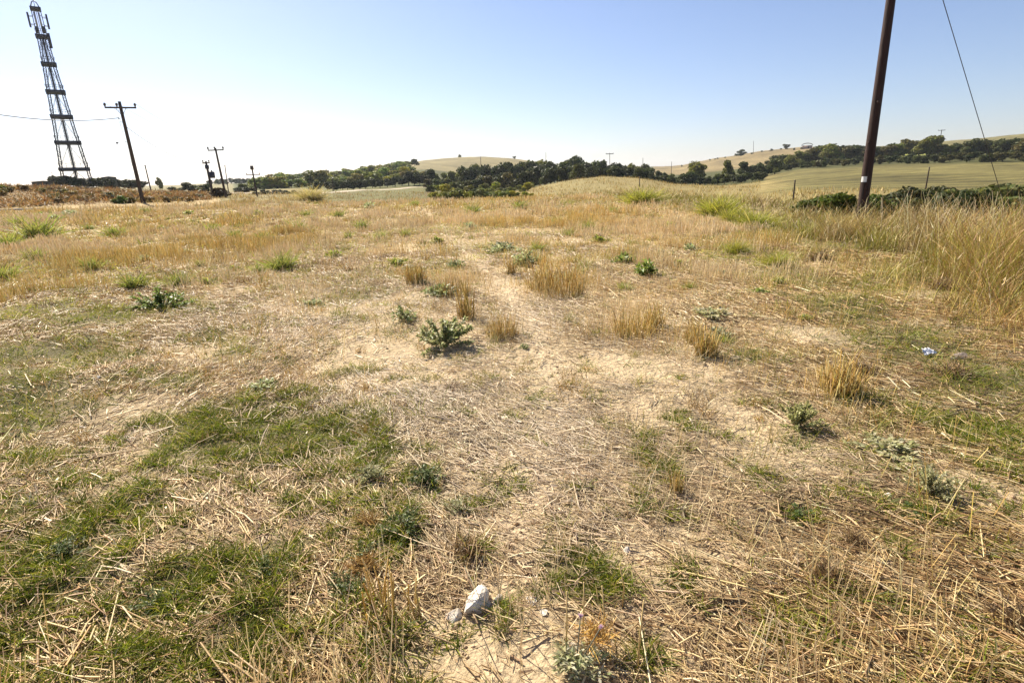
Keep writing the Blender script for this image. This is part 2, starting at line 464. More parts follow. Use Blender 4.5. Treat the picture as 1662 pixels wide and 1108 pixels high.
def ground_col(x, y):
    r = np.hypot(x, y); px = px_of(x, y)
    n = fbm(x * .35, y * .35, 41, 3); n2 = fbm(x * .05, y * .05, 44, 3)
    col = np.empty(x.shape + (3,))
    col[...] = (.47, .36, .22)
    def mixin(m, c):
        m = np.clip(m, 0, 1)[..., None]
        col[...] = col * (1 - m) + np.array(c) * m
    mixin(sstep(.36, .6, fbm(x * 1.3, y * 1.3, 61, 3)) * (1 - BARE(x, y)) * (1 - .6 * PALE(x, y)) * .7 * (r < 60), (.14, .095, .048))     # matted old litter, darkened further to paint shade into the gaps
    mixin(sstep(6, 25, r) * .7, (.42, .30, .12))
    mixin(np.where(r < 60, PATH(x, y), 0) * .7, (.52, .41, .27))
    mixin(np.where(r < 60, GREEN(x, y), 0) * .8, (.07, .065, .022))  # soil under the green grass coloured dark to stand in for shade between blades
    mixin(sstep(0, 1.5, verge(x, y)) * (r < 60), (.17, .13, .05))
    wob = r * (1 + .06 * (n2 - .5))
    far = sstep(46, 56, r)
    mixin(far * (px > 350), (.25, .20, .08))
    mixin(sstep(54, 62, r) * (px > 520) * (px < 720), (.14, .13, .042))
    mixin(sstep(54, 70, r) * (px >= 1000), (.25, .195, .075))
    mixin(sstep(60, 80, r) * sstep(1215, 1290, px + (n2 - .5) * 90) * (wob < 215), (.14, .12, .040))
    mixin(bankmask(x, y), (.20, .13, .05))
    # wooded ground and hill fields
    mixin(sstep(165, 180, wob) * (px > 380) * (px < 1240), (.09, .095, .03))
    mixin(sstep(140, 150, wob) * (px > 690) * (px < 1240), (.07, .072, .022))
    mixin(sstep(195, 210, wob) * (px >= 1235), (.07, .07, .022))
    mixin(sstep(290, 310, wob) * (px > 640) * (px < 960), (.20, .165, .075))
    mixin(sstep(330, 350, wob) * (px > 1060) * (px < 1335), (.21, .16, .075))
    mixin(sstep(330, 360, wob) * (px >= 1335), (.16, .14, .055))
    mixin(np.exp(-((px - 1475) / 28) ** 2 - ((r - 305) / 22) ** 2) * 1.2, (.26, .27, .06))
    mixin(sstep(110, 130, wob) * (px <= 380), (.22, .19, .09))
    col *= (0.86 + .28 * n)[..., None]
    return col

mt, nt, out = new_mat('ground')
L = nt.links.new
at = N(nt, 'ShaderNodeAttribute', attribute_name='Col')
ge = N(nt, 'ShaderNodeNewGeometry')
n1 = N(nt, 'ShaderNodeTexNoise'); n1.inputs['Scale'].default_value = 9; n1.inputs['Detail'].default_value = 10; n1.inputs['Roughness'].default_value = .65
n2 = N(nt, 'ShaderNodeTexNoise'); n2.inputs['Scale'].default_value = 70; n2.inputs['Detail'].default_value = 5
n3 = N(nt, 'ShaderNodeTexNoise'); n3.inputs['Scale'].default_value = .6; n3.inputs['Detail'].default_value = 8
vo = N(nt, 'ShaderNodeTexVoronoi'); vo.inputs['Scale'].default_value = 26
for q in (n1, n2, n3, vo): L(ge.outputs['Position'], q.inputs['Vector'])
def mrange(i, a, b, c, d):
    q = N(nt, 'ShaderNodeMapRange'); q.inputs[1].default_value = a; q.inputs[2].default_value = b; q.inputs[3].default_value = c; q.inputs[4].default_value = d
    L(i, q.inputs[0]); return q.outputs[0]
def math2(op, a, b):
    q = N(nt, 'ShaderNodeMath', operation=op)
    for i, v in enumerate((a, b)):
        if isinstance(v, (int, float)): q.inputs[i].default_value = v
        else: L(v, q.inputs[i])
    return q.outputs[0]
f = math2('MULTIPLY', mrange(n1.outputs[0], .3, .7, .72, 1.22), mrange(n3.outputs[0], .35, .65, .86, 1.12))
f = math2('MULTIPLY', f, mrange(n2.outputs[0], .35, .65, .82, 1.15))
ra = N(nt, 'ShaderNodeAttribute', attribute_name='Row')
wv = N(nt, 'ShaderNodeTexWave', wave_type='BANDS', bands_direction='Y'); wv.inputs['Scale'].default_value = .05; wv.inputs['Distortion'].default_value = 6; wv.inputs['Detail'].default_value = 4; wv.inputs['Detail Scale'].default_value = .6
n4 = N(nt, 'ShaderNodeTexNoise'); n4.inputs['Scale'].default_value = .04; n4.inputs['Detail'].default_value = 7; n4.inputs['Roughness'].default_value = .65
L(ge.outputs['Position'], wv.inputs['Vector']); L(ge.outputs['Position'], n4.inputs['Vector'])
rw = math2('MULTIPLY', math2('SUBTRACT', wv.outputs['Fac'], .5), .42)
rw = math2('ADD', math2('MULTIPLY', math2('ADD', rw, mrange(n4.outputs[0], .35, .65, -.32, .32)), ra.outputs['Fac']), 1.0)
f = math2('MULTIPLY', f, rw)
vm = N(nt, 'ShaderNodeVectorMath', operation='SCALE')
L(at.outputs['Color'], vm.inputs[0]); L(f, vm.inputs['Scale'])
b = N(nt, 'ShaderNodeBsdfPrincipled'); b.inputs['Roughness'].default_value = .95; b.inputs['Specular IOR Level'].default_value = .15
L(vm.outputs[0], b.inputs['Base Color'])
hs = math2('ADD', math2('MULTIPLY', n1.outputs[0], 1.0), math2('MULTIPLY', n2.outputs[0], .25))
hs = math2('ADD', hs, math2('MULTIPLY', vo.outputs[0], .35))
bp = N(nt, 'ShaderNodeBump'); bp.inputs['Strength'].default_value = .8; bp.inputs['Distance'].default_value = .05
L(hs, bp.inputs['Height']); L(bp.outputs[0], b.inputs['Normal']); L(b.outputs[0], out.inputs[0])
M_ground = mt

def build_ground():
    rr = np.concatenate([[.25], np.exp(np.arange(math.log(.5), math.log(4200), .029))])
    az = np.concatenate([np.linspace(-58, 58, 350), np.linspace(58, 302, 62)[1:-1]])
    az = np.radians(az)
    A, R_ = np.meshgrid(az, rr, indexing='ij')
    x = np.sin(A) * R_; y = np.cos(A) * R_
    z = zfun(x, y)
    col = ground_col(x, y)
    na, nr = A.shape
    idx = np.arange(na * nr).reshape(na, nr)
    i2 = np.roll(idx, -1, 0)
    q = np.stack([idx[:, :-1], idx[:, 1:], i2[:, 1:], i2[:, :-1]], -1).reshape(-1, 4)
    v = np.stack([x, y, z], -1).reshape(-1, 3); c = col.reshape(-1, 3)
    v = np.vstack([v, [0, 0, 0]]); c = np.vstack([c, c[0]])
    t = np.stack([np.full(na, na * nr), idx[:, 0], i2[:, 0]], -1)
    gm_ = mesh_from('ground', v, q[:, ::-1], t[:, ::-1], c, True, [M_ground])
    P_ = px_of(v[:, 0], v[:, 1]); rr2 = np.hypot(v[:, 0], v[:, 1])
    row = (sstep(62, 80, rr2) * (P_ > 1235) * (rr2 < 205) + sstep(330, 360, rr2) * (P_ > 640)).astype(np.float32)
    ra = gm_.attributes.new('Row', 'FLOAT', 'POINT'); ra.data.foreach_set('value', row)
    o = link('ground', gm_)
    o['kind'] = 'structure'
    o['label'] = 'harvested field, dry bank and rolling hills'
build_ground()

# pale dirt tracks
M_track = simple_mat('track_dust', (.36, .29, .20), (.46, .38, .27), .6, .95, bump=.3)
def track(pts, width, label, step=2.0, mat=None):
    pts = np.array([on_ground(*p)[:2] if len(p) == 2 else p[:2] for p in pts])
    s = np.r_[0, np.cumsum(np.hypot(*np.diff(pts, axis=0).T))]
    n = max(int(s[-1] / step), 6)
    t = np.linspace(0, s[-1], n)
    c = np.c_[np.interp(t, s, pts[:, 0]), np.interp(t, s, pts[:, 1])]
    tan = norm(np.gradient(c, axis=0)); nor = np.c_[-tan[:, 1], tan[:, 0]]
    rows = []
    for k in np.linspace(-1, 1, 5):
        p = c + nor * (width / 2 * k * (1 + .25 * (vnoise(t * .3, t * 0 + k * 9, 5) - .5))[:, None])
        rows.append(np.c_[p, zfun(p[:, 0], p[:, 1]) + (.10 if abs(k) < .9 else -.05)])
    v = np.stack(rows, 1); idx = np.arange(n * 5).reshape(n, 5)
    q = np.stack([idx[:-1, :-1], idx[:-1, 1:], idx[1:, 1:], idx[1:, :-1]], -1).reshape(-1, 4)
    o = link('dirt_track', mesh_from('dirt_track', v.reshape(-1, 3), q, None, None, True, [mat or M_track])); o['kind'] = 'structure'; o['label'] = label
def rp(px, r):
    p = ray_at(px, 295, r); return (p[0], p[1], 0)
track([rp(430, 118), rp(500, 124), rp(545, 130), rp(590, 143), rp(640, 156), rp(672, 162), rp(705, 166)], 2.6, 'pale dirt track climbing below the roadside trees')
track([rp(-60, 60.2), rp(0, 60.6), rp(30, 60.8), rp(60, 61.2)], .35, 'pale foot path along the dry bank')
track([rp(350, 122), rp(400, 125), rp(470, 122)], 11, 'bare dusty yard beside the far poles')

# ------------------------------------------------------------------ trees and bushes
def crown_mesh(name, g, wide=1.0, low=.12, leaves=900, size=.075, base=(.078, .086, .024)):
    """leaf clumps through several uneven lobes; fits a box about 1 x 1 x 1"""
    nl = g.integers(9, 15)
    lob = []
    for k in range(nl):
        a = g.uniform(0, 2 * math.pi); h = g.uniform(low + .12, .86)
        prof = math.sqrt(max(.08, 1 - ((h - .45) / .58) ** 2))
        rad = g.uniform(.05, .33) * prof * 1.05
        lob.append((rad * math.cos(a) * wide, rad * math.sin(a) * wide, h, g.uniform(.13, .25)))
    lob = np.array(lob)
    w = lob[:, 3] ** 2; w /= w.sum()
    k = g.choice(nl, leaves, p=w)
    d = norm(g.normal(size=(leaves, 3)))
    rad = lob[k, 3] * np.power(g.uniform(.25, 1, leaves), .35) * g.uniform(.85, 1.15, leaves)
    c = lob[k, :3] + d * rad[:, None] * np.array([1, 1, .85])
    c[:, 2] = np.maximum(c[:, 2], low * g.uniform(.5, 1.5, leaves))
    n = norm(d + g.normal(0, .7, (leaves, 3)))
    a = norm(np.cross(n, g.normal(size=(leaves, 3)))); b2 = np.cross(n, a)
    s = size * g.uniform(.5, 1.3, leaves)
    asp = g.uniform(.45, .9, leaves)
    v = np.stack([c - a * s[:, None], c - b2 * (s * asp)[:, None] * g.uniform(.6, 1.2, (leaves, 1)) + n * (s * .3)[:, None],
                  c + a * s[:, None], c + b2 * (s * asp)[:, None]], 1)
    lobc = g.uniform(.75, 1.25, nl)[k]
    col = np.array(base) * (lobc * g.uniform(.75, 1.3, leaves))[:, None] * g.uniform(.9, 1.1, (leaves, 3))
    idx = np.arange(leaves * 4).reshape(-1, 4)
    return mesh_from(name, v.reshape(-1, 3), idx, None, np.repeat(col, 4, 0), False, [M_leaf])

def trunk_mesh(name, g, low=.12):
    mb = MB()
    top = .62
    sway = g.normal(0, .03, 2)
    pts = [(sway[0] * t * t, sway[1] * t * t, -.06 + t * (top + .06)) for t in np.linspace(0, 1, 5)]
    mb.tube(pts, np.linspace(.035, .014, 5), 6)
    for k in range(4):
        a = k * 1.57 + g.uniform(-.4, .4); h0 = g.uniform(.12, .4)
        L_ = g.uniform(.2, .32)
        mb.tube([(0, 0, h0), (math.cos(a) * L_ * .5, math.sin(a) * L_ * .5, h0 + L_ * .4), (math.cos(a) * L_, math.sin(a) * L_, h0 + L_ * .9)], [.018, .012, .006], 5)
    return mb.mesh(name, M_bark, True)

_g = np.random.default_rng(77)
CROWNS = [crown_mesh('crown', _g, 1.0, .14, 1500, .060) for k in range(9)]          # trees
BUSHES = [crown_mesh('crown', _g, 1.25, .02, 1300, .066) for k in range(8)]          # bushes, leafy to the ground
TRUNKS = [trunk_mesh('trunk', _g) for k in range(4)]
tree_count = 0
def tree(px, r, top_py=None, h=None, wid=1.0, tint=(1, 1, 1), label='', group=None, bush=False, name=None, cat=None, hmin=1.2, hmax=10.5, jx=0):
    global tree_count
    d = ray_at(px, 295, r)
    x, y = d[0], d[1]
    zg = zat(x, y)
    if top_py is not None:
        h = float(np.clip(ray_at(px, top_py, r)[2] - zg, hmin, hmax))
    w = h * wid * random.uniform(.9, 1.2)
    if h < 3: w = max(w, 1.1 * h)
    big = 'tall' if h > 7 else ('low' if h < 3 else 'middling')
    label = label.replace('{c}', WORDS.get(tuple(tint), 'blackish green' if sum(tint) < 2.1 else ('brownish' if tint[0] > tint[1] else 'fresh green'))).replace('{h}', big)
    e = empty(name or ('bush' if bush else 'tree'), (x, y, zg - .05), label, cat or ('bush' if bush else 'tree'), group, random.uniform(0, 6.28))
    e.scale = (w, w * random.uniform(.85, 1.15), h * 1.04)
    lib = BUSHES if bush else CROWNS
    c = link('crown', lib[tree_count % len(lib)], e)
    k = random.uniform(.8, 1.2)
    c.color = (tint[0] * k * random.uniform(.9, 1.1), tint[1] * k, tint[2] * k * random.uniform(.85, 1.15), 1)
    link('stem' if bush else 'trunk', TRUNKS[tree_count % len(TRUNKS)], e)
    tree_count += 1
    return e
DARK = (.75, .8, .75); OLIVE = (2.2, 2.1, 1.5); YG = (3.6, 3.2, 1.4); MID = (1.1, 1.15, 1.0); GREY = (2.3, 2.1, 2.5); BROWN = (3.0, 2.1, 1.6)

WORDS = {DARK: 'dark green', OLIVE: 'olive green', YG: 'yellow green', MID: 'mid green', GREY: 'greyish', BROWN: 'brownish'}
def interp_top(tops):
    k = sorted(tops); return lambda p: float(np.interp(p, k, [tops[q] for q in k]))

# trees behind the dry bank, round the tower's foot
T1 = interp_top({84: 298, 100: 296, 112: 294, 125: 296, 150: 292, 160: 290, 170: 293, 182: 295, 195: 296, 205: 294, 215: 295, 228: 299, 240: 303})
for k in range(24):
    px = 86 + k * 6.3 + random.uniform(-2, 2)
    tree(px, random.uniform(142, 172), T1(px) + random.uniform(-2.5, 2.0), wid=1.5, tint=random.choice([(.4, .46, .36), (.5, .55, .36), (.65, .6, .45)]), label='{c} tree in the thicket at the foot of the lattice tower', group='trees around the tower foot', hmin=2)
tree(257, 165, 297, wid=.6, tint=GREY, label='thin grey tree beside the slender leaning pole', hmin=3)
tree(277, 120, 304.5, wid=2.2, tint=DARK, label='low dark rounded bush on the end of the dry bank', bush=True)
tree(303, 130, 296, wid=1.7, tint=MID, label='bright green tree left of the transformer pole')
tree(331, 135, 298, wid=2.0, tint=(.8, 1.0, .7), label='dark green tree right behind the transformer pole')
tree(317, 150, 301, wid=2.0, tint=MID, label='green tree between the two trees near the transformer pole')
tree(348, 84, 313, h=None, wid=1.5, tint=(.9, .55, .7), label='dark purple brown bush at the transformer pole foot', bush=True)
tree(357, 86, 316, wid=1.6, tint=(.9, .6, .75), label='smaller dark bush beside the transformer pole foot bush', bush=True)
tree(391, 150, 298, wid=1.9, tint=MID, label='round green tree standing by the dusty yard')
tree(384, 138, 311, wid=2.2, tint=(.5, .55, .6), label='dark low bush under the round tree in the yard', bush=True)
tree(396, 138, 312, wid=2.0, tint=(.5, .55, .6), label='second dark low bush under the yard tree, next to a brown bush', bush=True)
tree(407, 140, 314, wid=1.8, tint=(.7, .6, .6), label='brown low bush at the yard edge', bush=True)
for px in (426, 434, 443, 453, 462, 474):
    tree(px + random.uniform(-1, 1), 128 + random.uniform(-4, 6), 315, wid=1.7, tint=(.55, .5, .5), label='small dark bush dotted on the bare dusty yard', group='small bushes on the yard', bush=True, hmin=.8, hmax=1.6)
for k in range(18):   # low dark hedge under the far pole
    px = 408 + k * 4.2
    tree(px, 107 + random.uniform(-1, 1), 320, h=None, wid=1.4, tint=(.8, .7, .45), label='low dark shrub lining the near edge of the yard', group='shrub line at the yard edge', bush=True, hmin=.5, hmax=.8)
# far ridge trees on the left
T2 = interp_top({340: 302, 360: 299, 380: 297, 400: 298, 420: 293, 440: 291, 460: 291, 480: 289, 500: 288, 540: 282})
for k in range(30):
    px = 342 + k * 6.6 + random.uniform(-2, 2)
    tree(px, random.uniform(440, 500), T2(px) + random.uniform(-1, 2.5), wid=1.3, tint=(.9, 1.0, 1.1), label='hazy tree on the far ridge behind the yard', group='trees on the far left ridge', hmin=4, hmax=12)
# scrub on the wooded slope
T3 = interp_top({410: 297, 440: 294, 480: 290, 520: 287, 545: 280, 580: 276, 600: 275, 620: 274, 640: 268, 660: 263, 676: 258, 690: 262})
for k in range(190):
    px = random.uniform(405, 690)
    r = random.uniform(185, 350)
    if px > 652 and r > 300: continue
    if px > 655 and 215 < r < 300 and random.random() < .5: continue
    tree(px, r, h=random.uniform(2.0, 4.8), wid=1.5, tint=random.choice([(2.4, 2.6, 1.7), (2.6, 2.5, 1.9), YG, (2.0, 2.5, 1.3), OLIVE, (2.6, 2.0, 1.8)]), bush=random.random() < .6, name='slope_scrub', cat='bush',
         label='{h} {c} scrub bush on the wooded slope above the track', group='scrub on the wooded slope')
for k in range(26):
    px = 420 + k * 10.2 + random.uniform(-3, 3)
    tree(px, random.uniform(335, 365), T3(px) + random.uniform(-1, 1.5), wid=1.25, tint=random.choice([MID, DARK, OLIVE]), label='{h} {c} tree on the skyline of the wooded slope', group='skyline trees of the wooded slope', hmin=2.5, hmax=9)
# roadside trees above the track
for px, tp in ((512, 305), (530, 303), (541, 301), (555, 293), (563, 299), (572, 296), (583, 301), (592, 296), (604, 300), (616, 292), (628, 290), (641, 287), (652, 291), (663, 279), (672, 284), (681, 281), (690, 284), (699, 276)):
    tree(px, np.interp(px, [500, 640, 700], [150, 172, 178]), tp, wid=1.15, tint=(.62, .68, .68), label='dark roadside tree just above the pale climbing track', group='trees along the climbing track', hmin=2.5)
# central hedge, two rows
T5 = interp_top({690: 283, 700: 276, 715: 283, 730: 278, 742: 280, 755: 272, 770: 269, 780: 272, 792: 266, 805: 272, 815: 263, 830: 268, 842: 267, 857: 262, 867: 266, 878: 258, 890: 262, 900: 267, 915: 264,
                 930: 257, 945: 264, 955: 266, 965: 262, 975: 263, 987: 261, 1000: 265, 1012: 270, 1022: 267, 1032: 270, 1045: 268, 1060: 274, 1075: 279, 1088: 284})
for k in range(40):
    px = 692 + k * 10.1 + random.uniform(-2, 2)
    tree(px, random.uniform(172, 195), T5(px) + random.uniform(-1, 1), wid=.95, tint=random.choice([MID, DARK, OLIVE, DARK]), label='{h} {c} tree in the back row of the hedge below the tan hilltop', group='back row of the central hedge', hmin=3)
for k in range(24):
    px = 694 + k * 7.6 + random.uniform(-2, 2)
    tree(px, random.uniform(142, 160), T5(px) + random.uniform(14, 26), wid=1.1, tint=random.choice([(.6, .7, .7), DARK, MID, (1.3, 1.1, 1.0)]), label='{h} {c} tree in the front row of the hedge below the tan hilltop', group='front row of the central hedge', hmin=2.5)
for k in range(26):
    px = 876 + k * 8.6 + random.uniform(-2, 2)
    tree(px, random.uniform(140, 152), T5(px) + random.uniform(4, 14), wid=1.2, tint=random.choice([(.6, .68, .65), DARK, MID]), label='{h} {c} tree standing behind the crest of the tan mound', group='trees behind the mound crest', hmin=2.0)
for px, tp, ti in ((704, 309, YG), (716, 311, YG), (728, 307, OLIVE), (742, 306, GREY), (752, 308, YG), (763, 311, YG), (776, 307, GREY), (788, 306, GREY), (798, 309, OLIVE), (808, 308, YG), (818, 307, OLIVE), (829, 309, YG), (840, 311, OLIVE), (851, 312, YG), (735, 314, BROWN), (783, 314, BROWN), (862, 314, YG)):
    tree(px, random.uniform(66, 80), tp, wid=1.25, tint=ti, bush=True, label='{c} scrub bush just beyond the stubble field edge', group='scrub beyond the field edge', hmin=.9, hmax=2.6)
for k in range(22):
    px = 700 + k * 7.8 + random.uniform(-3, 3)
    tree(px, random.uniform(106, 134), random.uniform(296, 306), wid=1.3, tint=random.choice([OLIVE, YG, OLIVE, GREY, MID]), bush=True, label='{h} {c} bush at the near side of the hedge below the tan hilltop', group='near side of the central hedge', hmin=1.2, hmax=3.5)
# valley trees on the right of the mound
T6 = interp_top({1086: 284, 1100: 281, 1112: 284, 1122: 270, 1129: 262, 1137: 272, 1145: 284, 1160: 284, 1172: 275, 1181: 261, 1192: 272, 1206: 262, 1216: 268, 1230: 266, 1245: 264, 1262: 252, 1275: 247, 1290: 246})
for px in (1129, 1181):
    tree(px, 185, T6(px), wid=.9, tint=OLIVE, label='tall rounded olive tree rising from the valley hedge', group='tall trees in the valley hedge')
for k in range(34):
    px = 1086 + k * 4.6 + random.uniform(-2, 2)
    tree(px, random.uniform(150, 178), max(T6(px), 281) + random.uniform(-2, 9), wid=1.25, tint=random.choice([DARK, (.6, .68, .65), MID, OLIVE]), label='{h} {c} tree filling the valley beside the tan mound', group='trees in the valley', hmin=2)
for px in (1150, 1207, 1219, 1232, 1245, 1256):
    tree(px, 195, T6(px) + random.uniform(0, 3), wid=1.0, tint=MID, label='green tree at the back of the valley hedge', group='back trees of the valley hedge', hmin=2)
# dry bushes on the left bank
RUST = [(2.9, 1.75, .9), (2.2, 1.3, .8), (3.2, 2.2, 1.2), (2.0, 1.4, .9), (2.4, 2.0, .9)]
for k in range(70):
    px = random.uniform(-40, 330); rr_ = random.uniform(66, 90)
    ti = random.choice(RUST)
    tree(px, rr_, h=random.uniform(.3, .7), wid=2.0, tint=ti, bush=True, name='dry_bush', label=('rusty', 'dark brown', 'pale ochre', 'greyish brown', 'olive brown')[RUST.index(ti)] + ' dry bush growing on the dry bank', group='dry bushes on the bank')
# bushes along the hill skyline
for px, tp in ((1103, 270), (1130, 266), (1147, 261), (1154, 258), (1163, 258), (1172, 256), (1189, 250), (1202, 244), (1213, 249), (1232, 245), (1247, 241), (1259, 241), (1271, 234), (1286, 240), (1296, 239)):
    tree(px + random.uniform(-4, 4), random.uniform(540, 600), tp + random.uniform(-.5, 1.5), wid=random.uniform(1.0, 1.5), tint=(.8, .85, .8), bush=True, label='small dark bush on the skyline of the tan hill', group='bushes along the hill skyline', hmin=1.6, hmax=8)
# right hedge below the hill
T7 = interp_top({1240: 264, 1260: 251, 1275: 247, 1290: 246, 1305: 247, 1324: 234, 1335: 240, 1345: 229, 1357: 238, 1376: 236, 1397: 234, 1415: 240, 1425: 238, 1438: 235, 1455: 227, 1471: 229, 1485: 229, 1503: 219,
                 1513: 228, 1519: 233, 1544: 232, 1560: 227, 1583: 229, 1606: 227, 1640: 226, 1670: 225, 1760: 222})
for k in range(76):
    px = 1242 + k * 6.4 + random.uniform(-3, 3)
    if 1455 < px < 1492 and k % 2: continue
    tree(px, random.uniform(250, 290), T7(px) + random.uniform(-1, 5), wid=1.3, tint=random.choice([OLIVE, MID, (1.4, 1.15, 1.0), DARK]), label='{h} {c} tree in the upper row of the hedge under the grassy hill', group='upper row of the right hedge', hmin=3, hmax=11)
for k in range(96):
    px = 1238 + k * 5.1 + random.uniform(-3, 3)
    b0 = np.interp(px, [1240, 1300, 1400, 1662], [278, 262, 257, 248])
    if 1455 < px < 1492: b0 = 256
    tree(px, random.uniform(206, 240), b0 + random.uniform(-4, 8), wid=1.3, tint=random.choice([DARK, (.6, .68, .62), MID, (1.2, 1.0, .9)]), label='{h} {c} tree in the lower row of the hedge above the olive field', group='lower row of the right hedge', bush=random.random() < .5, name='hedge_tree', cat='tree', hmin=2, hmax=8)
# dark bushes in the gully
for px, r, tp, ti in ((1436, 48, 316, DARK), (1450, 46, 313, MID), (1464, 47, 309, DARK), (1481, 50, 306, (.6, .6, .5)), (1497, 50, 304, (.6, .6, .5)), (1514, 50, 305, DARK), (1530, 51, 305, (.6, .6, .55)), (1546, 47, 311, MID),
                      (1558, 46, 309, DARK), (1574, 44, 299, (.6, .7, .6)), (1586, 45, 301, (.55, .65, .55)), (1600, 46, 305, DARK), (1615, 44, 301, MID), (1628, 44, 302, MID), (1641, 45, 303, DARK), (1655, 44, 304, MID), (1670, 45, 303, DARK), (1690, 45, 303, MID),
                      (1448, 42, 323, (.6, .7, .6)), (1475, 42, 320, (.5, .6, .55)), (1505, 42, 322, DARK), (1540, 41, 322, (.6, .6, .55)), (1580, 40, 314, (.5, .6, .5)), (1610, 40, 316, DARK), (1645, 40, 316, MID), (1675, 40, 316, MID)):
    tree(px, r, tp, wid=1.35, tint=ti, bush=True, label='{h} {c} bush in the gully beyond the tall grass', group='bushes in the gully', hmin=.9, hmax=3.2)
for px, r, tp in ((1312, 23, 321), (1335, 23, 314), (1358, 23, 311), (1378, 23, 313), (1422, 23.5, 316), (1442, 24, 322)):
    tree(px, r, tp, wid=1.2, tint=(1.0, 1.25, .6), bush=True, label='green bush beside the foot of the reddish brown pole', group='bushes by the reddish brown pole', hmin=.6, hmax=1.9)
tree(190, 66, 318, wid=1.1, tint=(1.4, 2.2, .8), bush=True, label='bright green bush at the bottom of the dry bank', hmin=.8)
tree(182, 66, 321, wid=1.1, tint=(1.8, 2.0, .9), bush=True, label='smaller yellow green bush beside the bright green bush', hmin=.6)
tree(171, 74, 314, wid=1.2, tint=(.7, .8, .6), bush=True, label='dark bush on the dry bank above the bright green bush', hmin=.8)
tree(748, 600, 250.5, wid=1.0, tint=GREY, label='tiny lone tree on the left of the tan hilltop', hmin=2)
tree(836, 600, 253.5, wid=1.3, tint=DARK, label='tiny lone bush on the right of the tan hilltop', bush=True, hmin=2)

# ------------------------------------------------------------------ huts far away
def hut(px, r, w, d, h, roof_h, label, mat_w, mat_r, arch=False, rz=0.0, name='hut'):
    p = ray_at(px, 295, r); z = zat(p[0], p[1])
    e = empty(name, (p[0], p[1], z - .3), label, 'hut', None, -math.atan2(p[0], p[1]) + rz)
    mb = MB(); mb.box((0, 0, (h + .3) / 2), (w, d, h + .3)); mb.obj('wall', mat_w, e)
    mb = MB()
    k = 9
    xs = np.linspace(-w * .56, w * .56, k)
    zs = h + .3 + roof_h * (np.sqrt(np.maximum(0, 1 - (xs / (w * .57)) ** 2)) if arch else (1 - np.abs(xs) / (w * .56)))
    v = []
    for yy in (-d * .56, d * .56):
        for x_, z_ in zip(xs, zs): v.append((x_, yy, z_))
        for x_, z_ in zip(xs, zs): v.append((x_, yy, max(z_ - .35, h + .28)))
    v = np.array(v); q = []
    for i in range(k - 1):
        q += [[i, i + 1, 2 * k + i + 1, 2 * k + i], [k + i, 3 * k + i, 3 * k + i + 1, k + i + 1], [i, k + i, k + i + 1, i + 1], [2 * k + i, 2 * k + i + 1, 3 * k + i + 1, 3 * k + i]]
    q += [[0, 2 * k, 3 * k, k], [k - 1, 2 * k - 1, 4 * k - 1, 3 * k - 1]]
    mb.add(v, q); mb.obj('roof', mat_r, e)
    mb = MB(); mb.box((w * .15, -d / 2 - .02, .3 + h * .4), (w * .12, .06, h * .8)); mb.obj('door', M_bark, e)
    return e
hut(1303, 560, 8.0, 5.0, 2.6, 2.0, 'small tan hut with dark rounded roof on the hilltop', M_hut, M_roof, True)
hut(70, 118, 2.9, 2.5, 1.0, .15, 'low flat olive shed beside the tower thicket', M_shed, M_shed, False, name='shed')
hut(178, 150, 2.6, 3.0, 2.2, .2, 'flat roofed grey shed half hidden in the tower thicket', M_shed, M_shed, False, name='shed')

